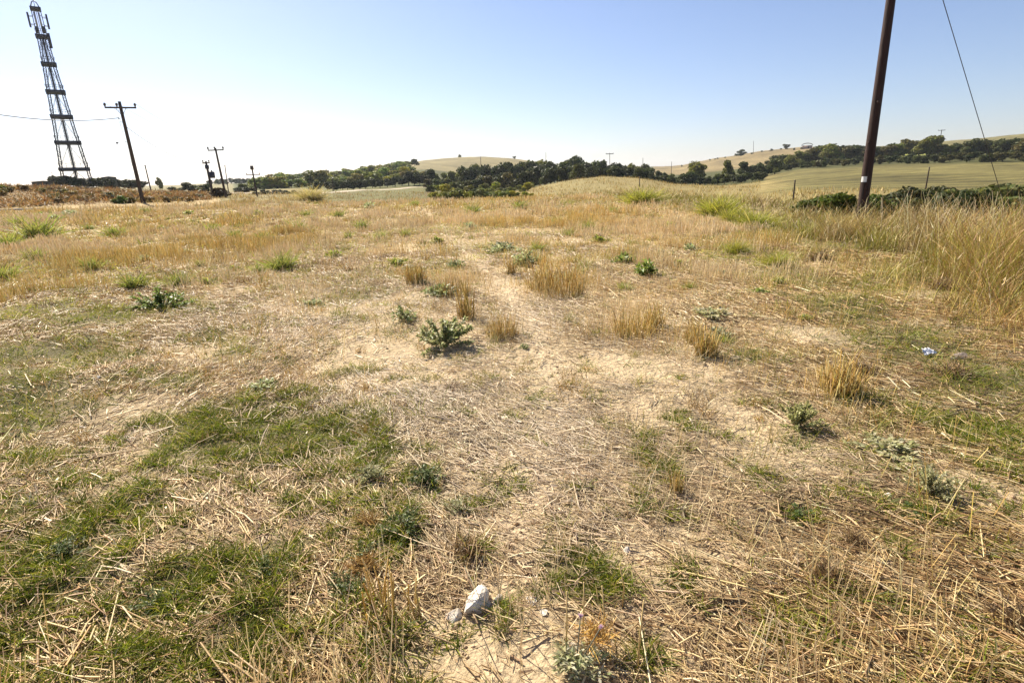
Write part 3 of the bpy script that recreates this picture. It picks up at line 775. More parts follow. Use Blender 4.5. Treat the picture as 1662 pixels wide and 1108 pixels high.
# ------------------------------------------------------------------ lattice tower
def build_tower():
    r = 150.0
    base = ray_at(127, 300, r); zg = zat(base[0], base[1])
    az = math.atan2(base[0], base[1])
    e = empty('lattice_tower', (base[0], base[1], zg), 'tall dark steel lattice telecom tower with antennas on top', 'tower', None, -az)
    dep = float(np.dot(base - [0, 0, CZ], fw)); mpp = dep / F
    zl = lambda py: ray_at(127 - (300 - py) * .243, py, r)[2] - zg
    lev = [0] + [zl(p) for p in (275, 232, 190, 150, 105, 60)]
    wid_ = [2.62 * 1.0] + [w / 2 * mpp * .80 for w in (46, 38, 31, 26, 19, 15.5)]
    wid_[0] = wid_[1] + (wid_[1] - wid_[2]) * (lev[1] / (lev[2] - lev[1]))
    hw = lambda z: float(np.interp(z, lev, wid_))
    top = zl(15); tip = zl(1)
    cor = [(-1, -1), (1, -1), (1, 1), (-1, 1)]
    for sx, sy in cor:
        mb = MB()
        zz = np.linspace(0, lev[6], 60)
        p1 = np.array([(sx * hw(z), sy * hw(z), z) for z in zz])
        p2 = np.array([(sx * (hw(z) - .42), sy * hw(z), z) for z in zz])
        p3 = np.array([(sx * hw(z), sy * (hw(z) - .42), z) for z in zz])
        for p in (p1, p2, p3): mb.tube(p, .07, 5)
        for i in range(len(zz) - 1):
            a, b_ = (p1[i], p2[i + 1]) if i % 2 else (p2[i], p1[i + 1])
            mb.tube([a, b_], .03, 4, False)
            a, b_ = (p1[i], p3[i + 1]) if i % 2 else (p3[i], p1[i + 1])
            mb.tube([a, b_], .03, 4, False)
        mb.obj('leg', M_steel, e)
    for z, w in list(zip(lev, wid_))[1:]:
        mb = MB(); hh = .62
        for s in (-1, 1):
            mb.box((0, s * w, z), (2 * w + .5, .12, hh)); mb.box((s * w, 0, z + .01), (.12, 2 * w + .3, hh - .04))
        mb.box((0, 0, z - .2), (2 * w - .2, 2 * w - .2, .06))
        pl = mb.obj('platform', M_steel, e)
        mb = MB()
        for s in (-1, 1):
            mb.box((0, s * (w + .1), z + 1.2), (2 * w + .4, .05, .05)); mb.box((s * (w + .1), 0, z + 1.2), (.05, 2 * w + .2, .05))
            for q in np.linspace(-w, w, 5): mb.box((q, s * (w + .1), z + .78), (.04, .04, .9))
        mb.obj('railing', M_steel, pl)
    for i in range(6):
        z0, z1 = lev[i], lev[i + 1]
        for k in range(4):
            (ax, ay), (bx, by) = cor[k], cor[(k + 1) % 4]
            w0, w1 = hw(z0), hw(z1); zm = (z0 + z1) / 2; wm = hw(zm)
            A = np.array([ax * w0, ay * w0, z0]); B_ = np.array([bx * w0, by * w0, z0]); A1 = np.array([ax * w1, ay * w1, z1]); B1 = np.array([bx * w1, by * w1, z1])
            mid = np.array([(ax + bx) / 2 * w1, (ay + by) / 2 * w1, z1 - .3])
            mb = MB()
            for P_ in (A, B_): mb.tube([P_, mid], .028, 4, False)
            Am = (A + A1) / 2; Bm = (B_ + B1) / 2
            mb.tube([Am, (A + mid) / 2], .022, 4, False); mb.tube([Bm, (B_ + mid) / 2], .022, 4, False)
            mb.tube([Am, Am * .72 + Bm * .28 + [0, 0, (z1 - z0) * .3]], .02, 4, False); mb.tube([Bm, Bm * .72 + Am * .28 + [0, 0, (z1 - z0) * .3]], .02, 4, False)
            mb.obj('brace', M_steel, e)
    mb = MB()
    for s in (-.28, .28): mb.box((s, .2, lev[6] / 2), (.10, .12, lev[6]))
    for z in np.arange(.5, lev[6], .55): mb.box((0, .2, z), (.56, .06, .06))
    mb.box((0, .42, lev[6] / 2), (.34, .08, lev[6]))
    mb.obj('ladder', M_steel, e)
    # head: cage between the last platform and the top ring
    w6 = wid_[6]
    for sx, sy in cor:
        mb = MB(); mb.tube([(sx * w6, sy * w6, lev[6]), (sx * w6 * .86, sy * w6 * .86, top)], .06, 5); mb.obj('head_post', M_steel, e)
    for sx, sy in ((-.33, -1), (.33, -1), (-1, 0), (1, 0), (0, 1)):
        mb = MB(); mb.tube([(sx * w6, sy * w6, lev[6]), (sx * w6 * .86, sy * w6 * .86, top)], .05, 5); mb.obj('head_post', M_steel, e)
    mb = MB(); mb.box((0, 0, top), (w6 * 2.1, w6 * 2.1, .55)); mb.obj('top_ring', M_steel, e)
    mb = MB()
    for sx, sy in cor: mb.tube([(sx * w6 * .95, sy * w6 * .95, top), (sx * w6 * .45, sy * w6 * .45, (top + tip) / 2 + .4), (0, 0, tip)], .05, 5)
    mb.tube([(0, 0, top), (0, 0, tip + .6)], .05, 5)
    mb.obj('spire', M_steel, e)
    za, zb = zl(46), zl(22)
    for k, (dx, dy) in enumerate([(-1, -.5), (-1.0, .6), (1, -.5), (1.0, .6), (-.45, -1), (.4, -1)]):
        x0 = dx * (w6 + (.6 if abs(dx) == 1 else 0)); y0 = dy * (w6 + (.5 if abs(dy) == 1 else 0))
        mb = MB(); mb.box((x0, y0, (za + zb) / 2), (.30, .18, (zb - za) * .95)); an = mb.obj('antenna_panel', M_panel if k > 3 else M_steel, e)
        mb = MB()
        for zz in (za + .5, zb - .6): mb.tube([(x0, y0, zz), (np.sign(dx) * w6 * .8, y0 * .8, zz)], .05, 5)
        mb.obj('bracket', M_steel, an)
    mb = MB(); mb.box((w6 + .2, -.3, zl(66)), (.5, .6, 2.6)); mb.obj('equipment_box', M_steel, e)
    mb = MB(); mb.box((-w6 * .7, -w6 - .1, zl(51)), (.5, .4, 1.2)); mb.obj('equipment_box', M_steel, e)
    mb = MB(); mb.box((w6 * .6, -w6 - .1, zl(50)), (.6, .4, 1.2)); mb.obj('equipment_box', M_steel, e)
build_tower()

# ------------------------------------------------------------------ poles and cables
def shaft(p0, p1, r0, r1, name, mat, parent, k=10, wob=.0):
    n = 9
    t = np.linspace(0, 1, n)
    pts = np.outer(1 - t, p0) + np.outer(t, p1)
    pts[:, 0] += wob * np.sin(t * 5.0) * t
    mb = MB(); mb.tube(pts, r0 + (r1 - r0) * t, k); return mb.obj(name, mat, parent, True)

def pole_at(px, py_base, px_top, py_top, r=None, name='utility_pole', label='', cat='pole', group=None, rad=.13, mat=None, sink=.5):
    """a pole whose foot stands on the ground at that pixel (or distance r) and whose top is seen at the other pixel"""
    b_ = on_ground(px, py_base) if r is None else ray_at(px, py_base, r)
    b_ = np.array([b_[0], b_[1], zat(b_[0], b_[1])])
    rr = math.hypot(b_[0], b_[1])
    t_ = ray_at(px_top, py_top, rr)
    e = empty(name, b_, label, cat, group, -math.atan2(b_[0], b_[1]))
    a = -e.rotation_euler.z
    def loc(P):
        d = np.asarray(P) - b_; c_, s_ = math.cos(a), math.sin(a)
        return np.array([d[0] * c_ - d[1] * s_, d[0] * s_ + d[1] * c_, d[2]])
    top = loc(t_)
    ax = top / np.linalg.norm(top)
    shaft(-ax * sink, top, rad * 1.15, rad * .8, 'shaft', mat or M_oldpole, e)
    return e, top, t_, ax

INS = [(.0, 0), (.035, 0), (.035, .05), (.075, .07), (.06, .11), (.085, .13), (.05, .18), (.06, .2), (.0, .24)]
def insulator(e, p, k=1.0):
    mb = MB(); mb.lathe([(a * k, z * k) for a, z in INS], p, 10)
    return mb.obj('insulator', M_ins, e, True)

def crossarm(e, c, length, tilt=0.0, yaw=0.0, sec=.14, spots=(-.46, -.12, .46), k=1.0, braces=True, yoff=-.16):
    dx = np.array([math.cos(yaw), math.sin(yaw), math.tan(tilt)])
    mb = MB()
    a = c - dx * length / 2; b_ = c + dx * length / 2
    o = np.array([0, yoff, 0])
    p = np.array([a, b_])
    v = []
    for q in (a, b_):
        for s, u in ((-1, -1), (1, -1), (1, 1), (-1, 1)): v.append(q + o + np.array([0, s * sec / 2, u * sec / 2]))
    mb.add(np.array(v), [[0, 1, 2, 3], [7, 6, 5, 4], [0, 4, 5, 1], [1, 5, 6, 2], [2, 6, 7, 3], [3, 7, 4, 0]])
    arm = mb.obj('crossarm', M_oldpole, e)
    pts = []
    for s in spots:
        q = c + dx * length * s + o + np.array([0, 0, sec / 2])
        insulator(e, q, k); pts.append(q + np.array([0, 0, .2 * k]))
    if braces:
        for s in (-1, 1):
            mb = MB(); mb.tube([c + dx * length * .17 * s + o, c + o + np.array([0, .02, -.75])], .022, 5); mb.obj('brace', M_steel, e)
    return pts

def to_world(e, p):
    a = e.rotation_euler.z; c_, s_ = math.cos(a), math.sin(a)
    return np.array([e.location[0] + p[0] * c_ - p[1] * s_, e.location[1] + p[0] * s_ + p[1] * c_, e.location[2] + p[2]])

# left pole with crossarm
eL, topL, tL, axL = pole_at(233, 332, 193.5, 165, r=67, label='tall wooden utility pole with crossarm at the dry bank foot', rad=.17)
cL = topL - axL * .55
crossarm(eL, cL, 2.5, tilt=.03, spots=(-.48, -.11, .47), k=1.5)
brk = axL * np.linalg.norm(topL) * .80
mb = MB(); mb.tube([brk + [0, -.1, 0], brk + [-.35, -.2, .05], brk + [-.35, -.2, .25]], .025, 6); mb.obj('bracket', M_steel, eL)
insulator(eL, brk + np.array([-.35, -.2, .25]), .8)
brk2 = axL * np.linalg.norm(topL) * .605
mb = MB(); mb.tube([brk2 + [0, -.1, .1], brk2 + [-.9, -.2, .0]], .015, 6); lampb = mb.obj('bracket', M_steel, eL)
mb = MB(); mb.lathe([(0, 0), (.07, .02), (.10, .1), (.05, .18), (0, .2)], brk2 + np.array([-.95, -.2, -.12]), 8); mb.obj('hook_weight', M_ins, lampb, True)

def cable(a, b_, sag, label, rad=.022, name='overhead_cable', group=None, n=24):
    t = np.linspace(0, 1, n)
    pts = np.outer(1 - t, a) + np.outer(t, b_); pts[:, 2] -= sag * 4 * t * (1 - t)
    mb = MB(); mb.tube(pts, rad, 5)
    o = mb.obj(name, M_cable, None, True)
    return tag(o, label, 'cable', group)

# further poles on the left
eT, topT, tT, axT = pole_at(368, 327, 349.5, 240.5, r=82, label='wooden pole with plain crossarm beside the transformer pole', rad=.14)
crossarm(eT, topT - axT * .25, 1.8, tilt=.03, spots=(-.47, -.06, .47), k=1.5, braces=False)
eX, topX, tX, axX = pole_at(346.5, 321, 334, 262, r=88, label='dark pole carrying a transformer can', rad=.17)
crossarm(eX, topX - axX * .2, .9, spots=(-.4, .4), k=1.3, braces=False)
mb = MB(); mb.box(axX * np.linalg.norm(topX) * .84 + np.array([0, -.22, 0]), (.5, .22, .5)); mb.obj('switch_box', M_steel, eX)
q0 = axX * np.linalg.norm(topX) * .62 + np.array([.42, -.2, 0])
mb = MB(); mb.lathe([(0, -.42), (.30, -.42), (.34, -.36), (.34, .32), (.28, .40), (.10, .44), (.08, .62), (0, .62)], q0, 14); tr = mb.obj('transformer', M_steel, eX, True)
mb = MB(); mb.box(q0 + np.array([-.3, 0, .1]), (.25, .2, .5)); mb.obj('bracket', M_steel, tr)
eY, topY, tY, axY = pole_at(419, 327, 408.5, 271, r=84, label='wooden pole with low crossarm at the yard edge', rad=.11)
mb = MB(); mb.box(topY - np.array([0, .0, .1]), (.42, .3, .5)); mb.obj('cap', M_ins, eY)
crossarm(eY, topY - axY * 1.0, 1.7, spots=(-.45, .45), k=.9, braces=False, sec=.09)
eP, topP, tP, _ = pole_at(245, 309, 235.5, 269, r=115, label='slender leaning pole behind the dry bank', rad=.11)
mb = MB(); mb.lathe([(.1, -.05), (.13, 0), (.1, .1), (0, .12)], topP, 8); mb.obj('cap', M_ins, eP, True)
eQ, topQ, tQ, _ = pole_at(373, 325, 365, 269, r=125, label='thin bare pole between the crossarm pole and the yard', rad=.09)
mb = MB(); mb.lathe([(.08, -.05), (.11, 0), (.08, .1), (0, .12)], topQ, 8); mb.obj('cap', M_ins, eQ, True)
eS, topS, tS, _ = pole_at(89, 303, 84, 280, r=135, label='thin mast standing left of the lattice tower', rad=.05)
mb = MB(); mb.lathe([(.05, -.05), (.08, 0), (.05, .1), (0, .12)], topS, 8); mb.obj('cap', M_ins, eS, True)

far_poles = [(541.5, 317, 539, 289, 140, .11, 'dark thin pole beside the climbing track', False), (781, 279, 780, 254.5, 300, .16, 'thin pole in front of the tan hilltop', False),
             (886, 270, 886, 248, 260, .10, 'faint pole behind the hedge end of the hilltop', False), (990.5, 285, 989.5, 249, 200, .10, 'tall faint pole above the mound hedge', True),
             (1044, 285, 1043.5, 257, 200, .09, 'faint pole above the mound hedge right end', False), (1090, 280, 1090, 263, 240, .10, 'short faint pole above the valley trees', False),
             (1223, 247, 1223, 229, 560, .16, 'tiny pole on the skyline of the tan hill', False), (1525, 236, 1528.5, 211, 330, .17, 'far pole with crossarm above the right hedge', True)]
for px, pb, pt, tp, r, rad, lab, arm in far_poles:
    e, t_, w_, ax = pole_at(px, pb, pt, tp, r=r, label=lab, rad=rad)
    if arm: crossarm(e, t_ - ax * .2, 2.6, spots=(-.45, 0, .45), k=1.2, braces=False, sec=.2)
    else:
        mb = MB(); mb.lathe([(rad * .85, -.05), (rad * 1.15, 0), (rad * .85, .1), (0, .12)], t_, 8); mb.obj('cap', M_ins, e, True)
for px, pb, pt, tp, r, lab in ((1038, 305, 1038, 288, 84, 'wooden post standing on the tan mound'), (1288, 318, 1290.5, 293, 52, 'grey post rising from the grass by the far track'), (1503, 303, 1508.5, 272, 66, 'dark thin post behind the gully bushes')):
    e, t_, w_, ax = pole_at(px, pb, pt, tp, r=r, name='wooden_post', label=lab, cat='post', rad=.065)
    mb = MB(); mb.lathe([(.055, -.03), (.07, 0), (.055, .04), (0, .05)], t_, 8); mb.obj('cap', M_ins, e, True)

cable(to_world(eL, brk + np.array([-.35, -.2, .4])), ray_at(-60, 176, 62), .5, 'dark cable sagging to the crossarm pole from behind the tower', .036)
cable(to_world(eL, axL * np.linalg.norm(topL) * .77), to_world(eX, topX - axX * .3), .9, 'thin cable from the crossarm pole down to the transformer pole', .022)

for k, s_ in enumerate((-.48, -.11, .47)):
    pL = to_world(eL, cL + np.array([2.5 * s_, -.16, .07 + .33 + 2.5 * s_ * .03]))
    cable(pL, to_world(eT, topT - axT * .25 + np.array([1.8 * (-.47, -.06, .47)[k], -.16, .42])), .5, ('outer left', 'middle', 'outer right')[k] + ' conductor between the two crossarm poles', .012, 'conductor_wire')
# big pole on the right, with its tin plate and guy wire
eR, topR, tR, axR = pole_at(1397, 357, 1478, -235, r=21.8, label='thick reddish brown wooden pole rising out of the tall grass', rad=.145, mat=M_pole, sink=.9)
hR = np.linalg.norm(topR)
k0 = [t for t in np.linspace(0, 1, 400)]
best = min(k0, key=lambda t: abs((lambda P: H / 2 - np.dot(P - [0, 0, CZ], UP) * F / np.dot(P - [0, 0, CZ], fw))(to_world(eR, axR * hR * t)) - 291))
c0 = axR * hR * best
mb = MB()
th = np.linspace(-.7, .35, 7) - math.pi / 2 - .25
rp_ = .168
v = []
for zz in (-.085, .085):
    for a_ in th: v.append(c0 + np.array([math.cos(a_) * rp_, math.sin(a_) * rp_, zz]))
mb.add(np.array(v), [[i, i + 1, i + 8, i + 7] for i in range(6)])
plate = mb.obj('number_plate', M_tagm, eR)
for zz in (-.06, .06):
    mb = MB(); a_ = th[3]; mb.lathe([(.0, -.01), (.012, 0), (0, .01)], c0 + np.array([math.cos(a_) * (rp_ + .003), math.sin(a_) * (rp_ + .003), zz]), 6); mb.obj('nail', M_ins, plate)
for t in (.1, .24, .36, .47):     # splinters and knots
    a_ = random.uniform(-2.4, -.8); p = axR * hR * t
    mb = MB(); mb.lathe([(.0, -.06), (.035, -.02), (.04, .02), (0, .07)], p + np.array([math.cos(a_) * .145, math.sin(a_) * .145, 0]), 7); mb.obj('knot', M_pole, eR, True)
crossarm(eR, topR - axR * .5, 2.4, spots=(-.46, 0, .46), k=1.2)
ga = to_world(eR, topR - axR * .6)
g1 = on_ground(1648, 330); g1 = ray_at(1650, 318, 31.0); g1[2] = zat(g1[0], g1[1])
gw = empty('guy_wire', g1, 'thin steel guy wire running from the brown pole to the ground', 'wire')
mb = MB(); d_ = ga - g1
mb.tube([d_ * t for t in np.linspace(0, 1, 12)], .013, 6); mb.obj('strand', M_cable, gw, True)
mb = MB(); mb.tube([-d_ * .02, d_ * .05], .022, 6); mb.obj('anchor_rod', M_steel, gw, True)

# ------------------------------------------------------------------ ground cover
STRAW = [(.72, .57, .36), (.66, .51, .30), (.78, .65, .44), (.58, .43, .24), (.74, .60, .40), (.46, .32, .17), (.34, .22, .11), (.84, .74, .56), (.20, .12, .06), (.40, .28, .14), (.28, .18, .09), (.52, .38, .2)]
OCHRE = [(.62, .43, .13), (.54, .35, .09), (.66, .49, .18), (.44, .28, .07), (.58, .41, .14), (.62, .50, .24), (.38, .30, .08)]
GREENS = [(.11, .165, .012), (.15, .20, .015), (.08, .12, .010), (.20, .24, .020), (.06, .09, .010), (.26, .27, .04)]
YGREEN = [(.26, .30, .05), (.32, .34, .06), (.22, .27, .05), (.36, .33, .09)]
BANKC = [(.42, .22, .06), (.34, .17, .05), (.48, .29, .09), (.26, .13, .04), (.44, .31, .11), (.22, .16, .05)]

def sector(n, r0, r1, p, amax=57):
    """n random ground points between r0 and r1 with density falling as r^-p"""
    u = rng.uniform(size=n)
    e = 2 - p
    r = (r0 ** e + u * (r1 ** e - r0 ** e)) ** (1 / e)
    a = np.radians(rng.uniform(-amax, amax, n))
    return np.sin(a) * r, np.cos(a) * r, r

def stuff(name, parts, mat, label, cat):
    n = 0; V = []; Q = []; Cc = []
    for v, q, c in parts:
        V.append(v); Q.append(q + n); Cc.append(c); n += len(v)
    o = link(name, mesh_from(name, np.concatenate(V), np.concatenate(Q), None, np.concatenate(Cc), False, [mat]))
    o['kind'] = 'stuff'; o['label'] = label; o['category'] = cat
    return o

def lying(n, r0, r1, p, lmul, wmin, prism, segs, amax=57, short=False):
    x, y, r = sector(n, r0, r1, p, amax)
    g = GREEN(x, y); b_ = np.maximum(BARE(x, y), PATH(x, y) * .9)
    dens = np.clip(.30 + 2.2 * (fbm(x * 1.3, y * 1.3, 61, 3) - .36), .05, 1)
    keep = rng.uniform(size=n) < dens * (1 - .76 * sstep(.3, .8, g)) * (1 - .9 * b_) * (1 - .6 * sstep(.5, 2.5, verge(x, y)))
    x, y, r = x[keep], y[keep], r[keep]; n = len(x)
    # lie of the straw turns slowly over the field
    main = math.radians(125) + (fbm(x * .45, y * .45, 71, 2) - .5) * 3.0
    a = main + rng.normal(0, 1, n) * np.where(rng.uniform(size=n) < .7, .45, 1.5)
    pit = np.abs(rng.normal(.03, .2, n))
    d = np.c_[np.cos(a) * np.cos(pit), np.sin(a) * np.cos(pit), np.sin(pit)]
    ln = (rng.uniform(.012, .06, n) if short else np.clip(rng.lognormal(math.log(.078), .55, n), .025, .34)) * lmul
    wd = np.maximum(np.clip(rng.lognormal(math.log(.0034), .55, n), .0013, .010), r * wmin)
    z = zfun(x, y) + rng.uniform(.001, .022, n) + wd * .3
    if short: wd = wd * rng.uniform(.5, 1.25, n)
    bend = np.c_[rng.normal(0, 1, (n, 2)) * np.where(rng.uniform(size=(n, 1)) < .5, .07, .3), -np.sin(pit) * .7 + rng.normal(0, .05, n)]
    c = pick(STRAW, n, .15) * (.72 + .5 * fbm(x * .8, y * .8, 81, 2))[:, None] * np.array([1.0, .96, .80])
    # the straw around the left and the far field is browner
    br = sstep(.5, .75, fbm(x * .5 + 9, y * .5, 91, 2))[:, None] * .5
    c = c * (1 - br) + c * np.array([.78, .68, .55]) * br
    pl = np.where(r < 60, PALE(x, y), 0)[:, None]
    c = np.minimum(c * (1 - .7 * pl) + np.array([.86, .74, .57]) * rng.uniform(.55, 1.1, (n, 1)) * .7 * pl, .88)
    return ribbons(np.c_[x, y, z], d, ln, wd, bend, c, segs, .15, prism)

parts = [lying(34000, .9, 4.2, .7, 1.1, 0, True, 2, 62), lying(36000, .9, 4.2, .7, .9, 0, True, 1, 62), lying(60000, 4.0, 13, 1.2, 1.0, .0008, True, 1), lying(85000, 4.0, 13, 1.2, 1.0, .0009, False, 1), lying(110000, 12, 50, 1.5, 1.5, .0009, False, 1),
         lying(220000, .9, 11, 1.0, 1, .0007, False, 1, 60, True)]
stuff('straw_litter', parts, M_straw, 'flattened pale straw littering the harvested field', 'straw')

# short green grass
def green(n, r0, r1, p, wmin, segs, hmul):
    x, y, r = sector(n, r0, r1, p)
    g = np.where(r < 60, GREEN(x, y), 0)
    nz = fbm(x * 6, y * 6, 101, 3)
    f_ = sstep(.14, .5, g + (nz - .5) * 1.4)
    pxx = px_of(x, y)
    lf = (1 - sstep(560, 800, pxx)) * sstep(.47, .62, fbm(x * 1.4 + 3, y * 1.4, 119, 3)) * (r < 9)
    rt_ = sstep(1150, 1400, pxx) * sstep(.46, .6, fbm(x * 1.4 + 8, y * 1.4, 118, 3)) * (r < 9)
    f_ = np.maximum(f_, (.55 * lf + .42 * rt_) * sstep(.3, .6, nz))
    f_ = np.maximum(f_, .02 * (r > 3) + sstep(7, 12, r) * (.3 + .4 * (x < 0)) * sstep(.44, .6, fbm(x * .55 + 4, y * .4, 117, 3)))
    keep = rng.uniform(size=n) < f_
    x, y, r = x[keep], y[keep], r[keep]; n = len(x)
    a = rng.uniform(0, 6.283, n); lean = np.abs(rng.normal(.55, .35, n))
    d = np.c_[np.cos(a) * np.sin(lean), np.sin(a) * np.sin(lean), np.cos(lean)]
    ln = rng.uniform(.022, .075, n) * hmul * (.35 + 1.4 * sstep(.3, .75, fbm(x * 9, y * 9, 111, 2)))
    wd = np.maximum(rng.uniform(.0025, .0058, n), r * wmin)
    bend = np.c_[np.cos(a) * .35, np.sin(a) * .35, -rng.uniform(.1, .5, n)]
    yg = sstep(5, 12, r)[:, None]
    c = pick(GREENS, n, .18) * (1 - yg) + pick(YGREEN, n, .15) * yg
    dry = rng.uniform(size=(n, 1)) < .10
    c = np.where(dry, pick(STRAW[:4], n, .1) * .8, c) * (.65 + .7 * fbm(x * 7, y * 7, 115, 2))[:, None]
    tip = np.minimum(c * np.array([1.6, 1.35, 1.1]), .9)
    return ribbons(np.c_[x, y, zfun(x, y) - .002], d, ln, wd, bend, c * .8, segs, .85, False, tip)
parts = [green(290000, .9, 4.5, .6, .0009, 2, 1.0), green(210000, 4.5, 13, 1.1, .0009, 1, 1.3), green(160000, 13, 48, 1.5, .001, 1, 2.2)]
stuff('green_grass', parts, M_grass, 'short green grass growing in patches through the straw', 'grass')

# standing stubble
def stub(n, r0, r1, p, wmin, hmul, amax=57, base=.06):
    x, y, r = sector(n, r0, r1, p, amax)
    s = np.where(r < 60, STUB(x, y), 0)
    nz = fbm(x * 1.6, y * 1.6, 121, 3)
    far = sstep(9, 22, r)
    row = .5 + .5 * np.sin((x * .94 + y * .12) * 2 * math.pi / .9)       # drill rows, running away from the camera
    f_ = np.clip(s * 1.1 * sstep(.3, .6, nz) + far * (.06 + .94 * sstep(.38, .6, nz * .6 + fbm(x * .35, y * .35, 125, 2) * .4)) * (.45 + .55 * row) + base * sstep(.4, .6, nz), 0, 1) * (1 - .85 * BARE(x, y)) * (1 - .95 * PATH(x, y)) * (1 - .5 * np.where(r < 9, GREEN(x, y), 0))
    f_ = f_ * (1 - sstep(.3, 1.5, verge(x, y))) * (1 - .85 * far * sstep(.52, .66, fbm(x * .22, y * .5, 127, 3)))
    keep = (rng.uniform(size=n) < f_) & (bankmask(x, y) < .5)
    x, y, r = x[keep], y[keep], r[keep]; n = len(x)
    a = rng.uniform(0, 6.283, n); lean = np.abs(rng.normal(.12, .16, n))
    d = np.c_[np.cos(a) * np.sin(lean), np.sin(a) * np.sin(lean), np.cos(lean)]
    ln = rng.uniform(.07, .2, n) * hmul * (.25 + 1.5 * sstep(.25, .8, fbm(x * .8, y * .8, 131, 3)))
    wd = np.maximum(rng.uniform(.0025, .005, n), r * wmin)
    c = pick(OCHRE, n, .16)
    t2 = sstep(.36, .62, fbm(x * .25, y * .25, 141, 3))[:, None]
    c = c * (1 - t2 * .75) + pick(STRAW[:5], n, .1) * t2 * .75
    c = c * np.where(x < -3, .88, 1.0)[:, None]
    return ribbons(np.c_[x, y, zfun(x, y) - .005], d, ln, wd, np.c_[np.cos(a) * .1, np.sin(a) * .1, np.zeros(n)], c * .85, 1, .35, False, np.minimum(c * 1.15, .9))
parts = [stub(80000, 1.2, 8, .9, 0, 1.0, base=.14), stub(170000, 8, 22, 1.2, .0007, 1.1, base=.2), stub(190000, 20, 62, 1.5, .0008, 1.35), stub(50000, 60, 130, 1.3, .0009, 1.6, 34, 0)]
stuff('standing_stubble', parts, M_straw, 'upright ochre stubble standing in the harvested field', 'stubble')

# tall dry grass on the verge and in the gully
TALL = [(.58, .42, .14), (.50, .35, .10), (.66, .52, .23), (.40, .27, .07), (.70, .56, .28), (.36, .28, .06), (.24, .15, .05)]
TGREEN = [(.28, .28, .03), (.20, .21, .025), (.36, .33, .04), (.42, .36, .05)]
def tall(n, r0, r1, p, wmin, hm):
    x, y, r = sector(n, r0, r1, p, 58)
    v = verge(x, y) + .45 + (fbm(x * .7, y * .7, 151, 3) - .5) * 2.4
    nz = fbm(x * .9, y * .9, 161, 3)
    f_ = (.45 * sstep(-2.6, -.6, v) * sstep(.35, .6, nz) + .55 * sstep(-.3, 1.0, v)) * (.06 + .94 * sstep(.36, .58, nz)) * (1 - sstep(15, 26, v) * .6)
    keep = (rng.uniform(size=n) < f_)
    x, y, r, v, nz = x[keep], y[keep], r[keep], v[keep], nz[keep]; n = len(x)
    a = rng.uniform(0, 6.283, n); lean = np.abs(rng.normal(.2, .32, n))
    wa = (fbm(x * .8, y * .8, 175, 2) - .5) * 14; wl = .22 * fbm(x * 1.3, y * 1.3, 177, 2)
    d = np.c_[np.cos(a) * np.sin(lean) + np.cos(wa) * wl, np.sin(a) * np.sin(lean) + np.sin(wa) * wl, np.cos(lean)]
    cl = sstep(.25, .8, fbm(x * 1.1, y * 1.1, 171, 3))
    h = (.06 + .10 * sstep(-2, 0, v) + .86 * sstep(0, 2.4, v)) * hm * (.15 + 1.35 * cl) * rng.uniform(.35, 1.15, n) * (.62 + .38 * sstep(1380, 1540, px_of(x, y)))
    wd = np.maximum(rng.uniform(.003, .006, n), r * wmin)
    c = pick(TALL, n, .15)
    gm = (np.maximum(sstep(.42, .56, fbm(x * .6, y * .6, 181, 3)) * .8, .8 * (1 - sstep(-.2, 1.6, v)) * sstep(.25, .45, fbm(x * 1.2, y * 1.2, 183, 2))))[:, None]
    c = c * (1 - sstep(1470, 1600, px_of(x, y))[:, None] * np.array([.18, .3, .35]))
    use = rng.uniform(size=(n, 1)) < gm * (1 - .5 * sstep(1470, 1600, px_of(x, y))[:, None])
    c = np.where(use, pick(TGREEN, n, .15), c)
    c = c * (.4 + .95 * fbm(x * 1.7, y * 1.7, 187, 3))[:, None]
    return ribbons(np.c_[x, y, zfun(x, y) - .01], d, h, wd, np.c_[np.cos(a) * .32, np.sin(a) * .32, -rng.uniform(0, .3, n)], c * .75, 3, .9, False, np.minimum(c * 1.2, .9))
def stems(n, r0, r1):
    x, y, r = sector(n, r0, r1, 1.2, 58)
    v = verge(x, y)
    keep = (v > 1.2) & (rng.uniform(size=n) < sstep(1.2, 3.5, v) * (.2 + .8 * (px_of(x, y) > 1480)))
    x, y, r = x[keep], y[keep], r[keep]; n = len(x)
    a = rng.uniform(0, 6.283, n); lean = np.abs(rng.normal(.08, .13, n))
    d = np.c_[np.cos(a) * np.sin(lean), np.sin(a) * np.sin(lean), np.cos(lean)]
    h = rng.uniform(.5, 1.2, n)
    c = pick([(.66, .56, .36), (.56, .46, .26), (.48, .38, .2)], n, .12)
    return ribbons(np.c_[x, y, zfun(x, y) - .01], d, h, np.maximum(rng.uniform(.005, .009, n), r * .0008), np.c_[np.cos(a) * .12, np.sin(a) * .12, np.zeros(n)], c * .9, 3, .5, True, c)
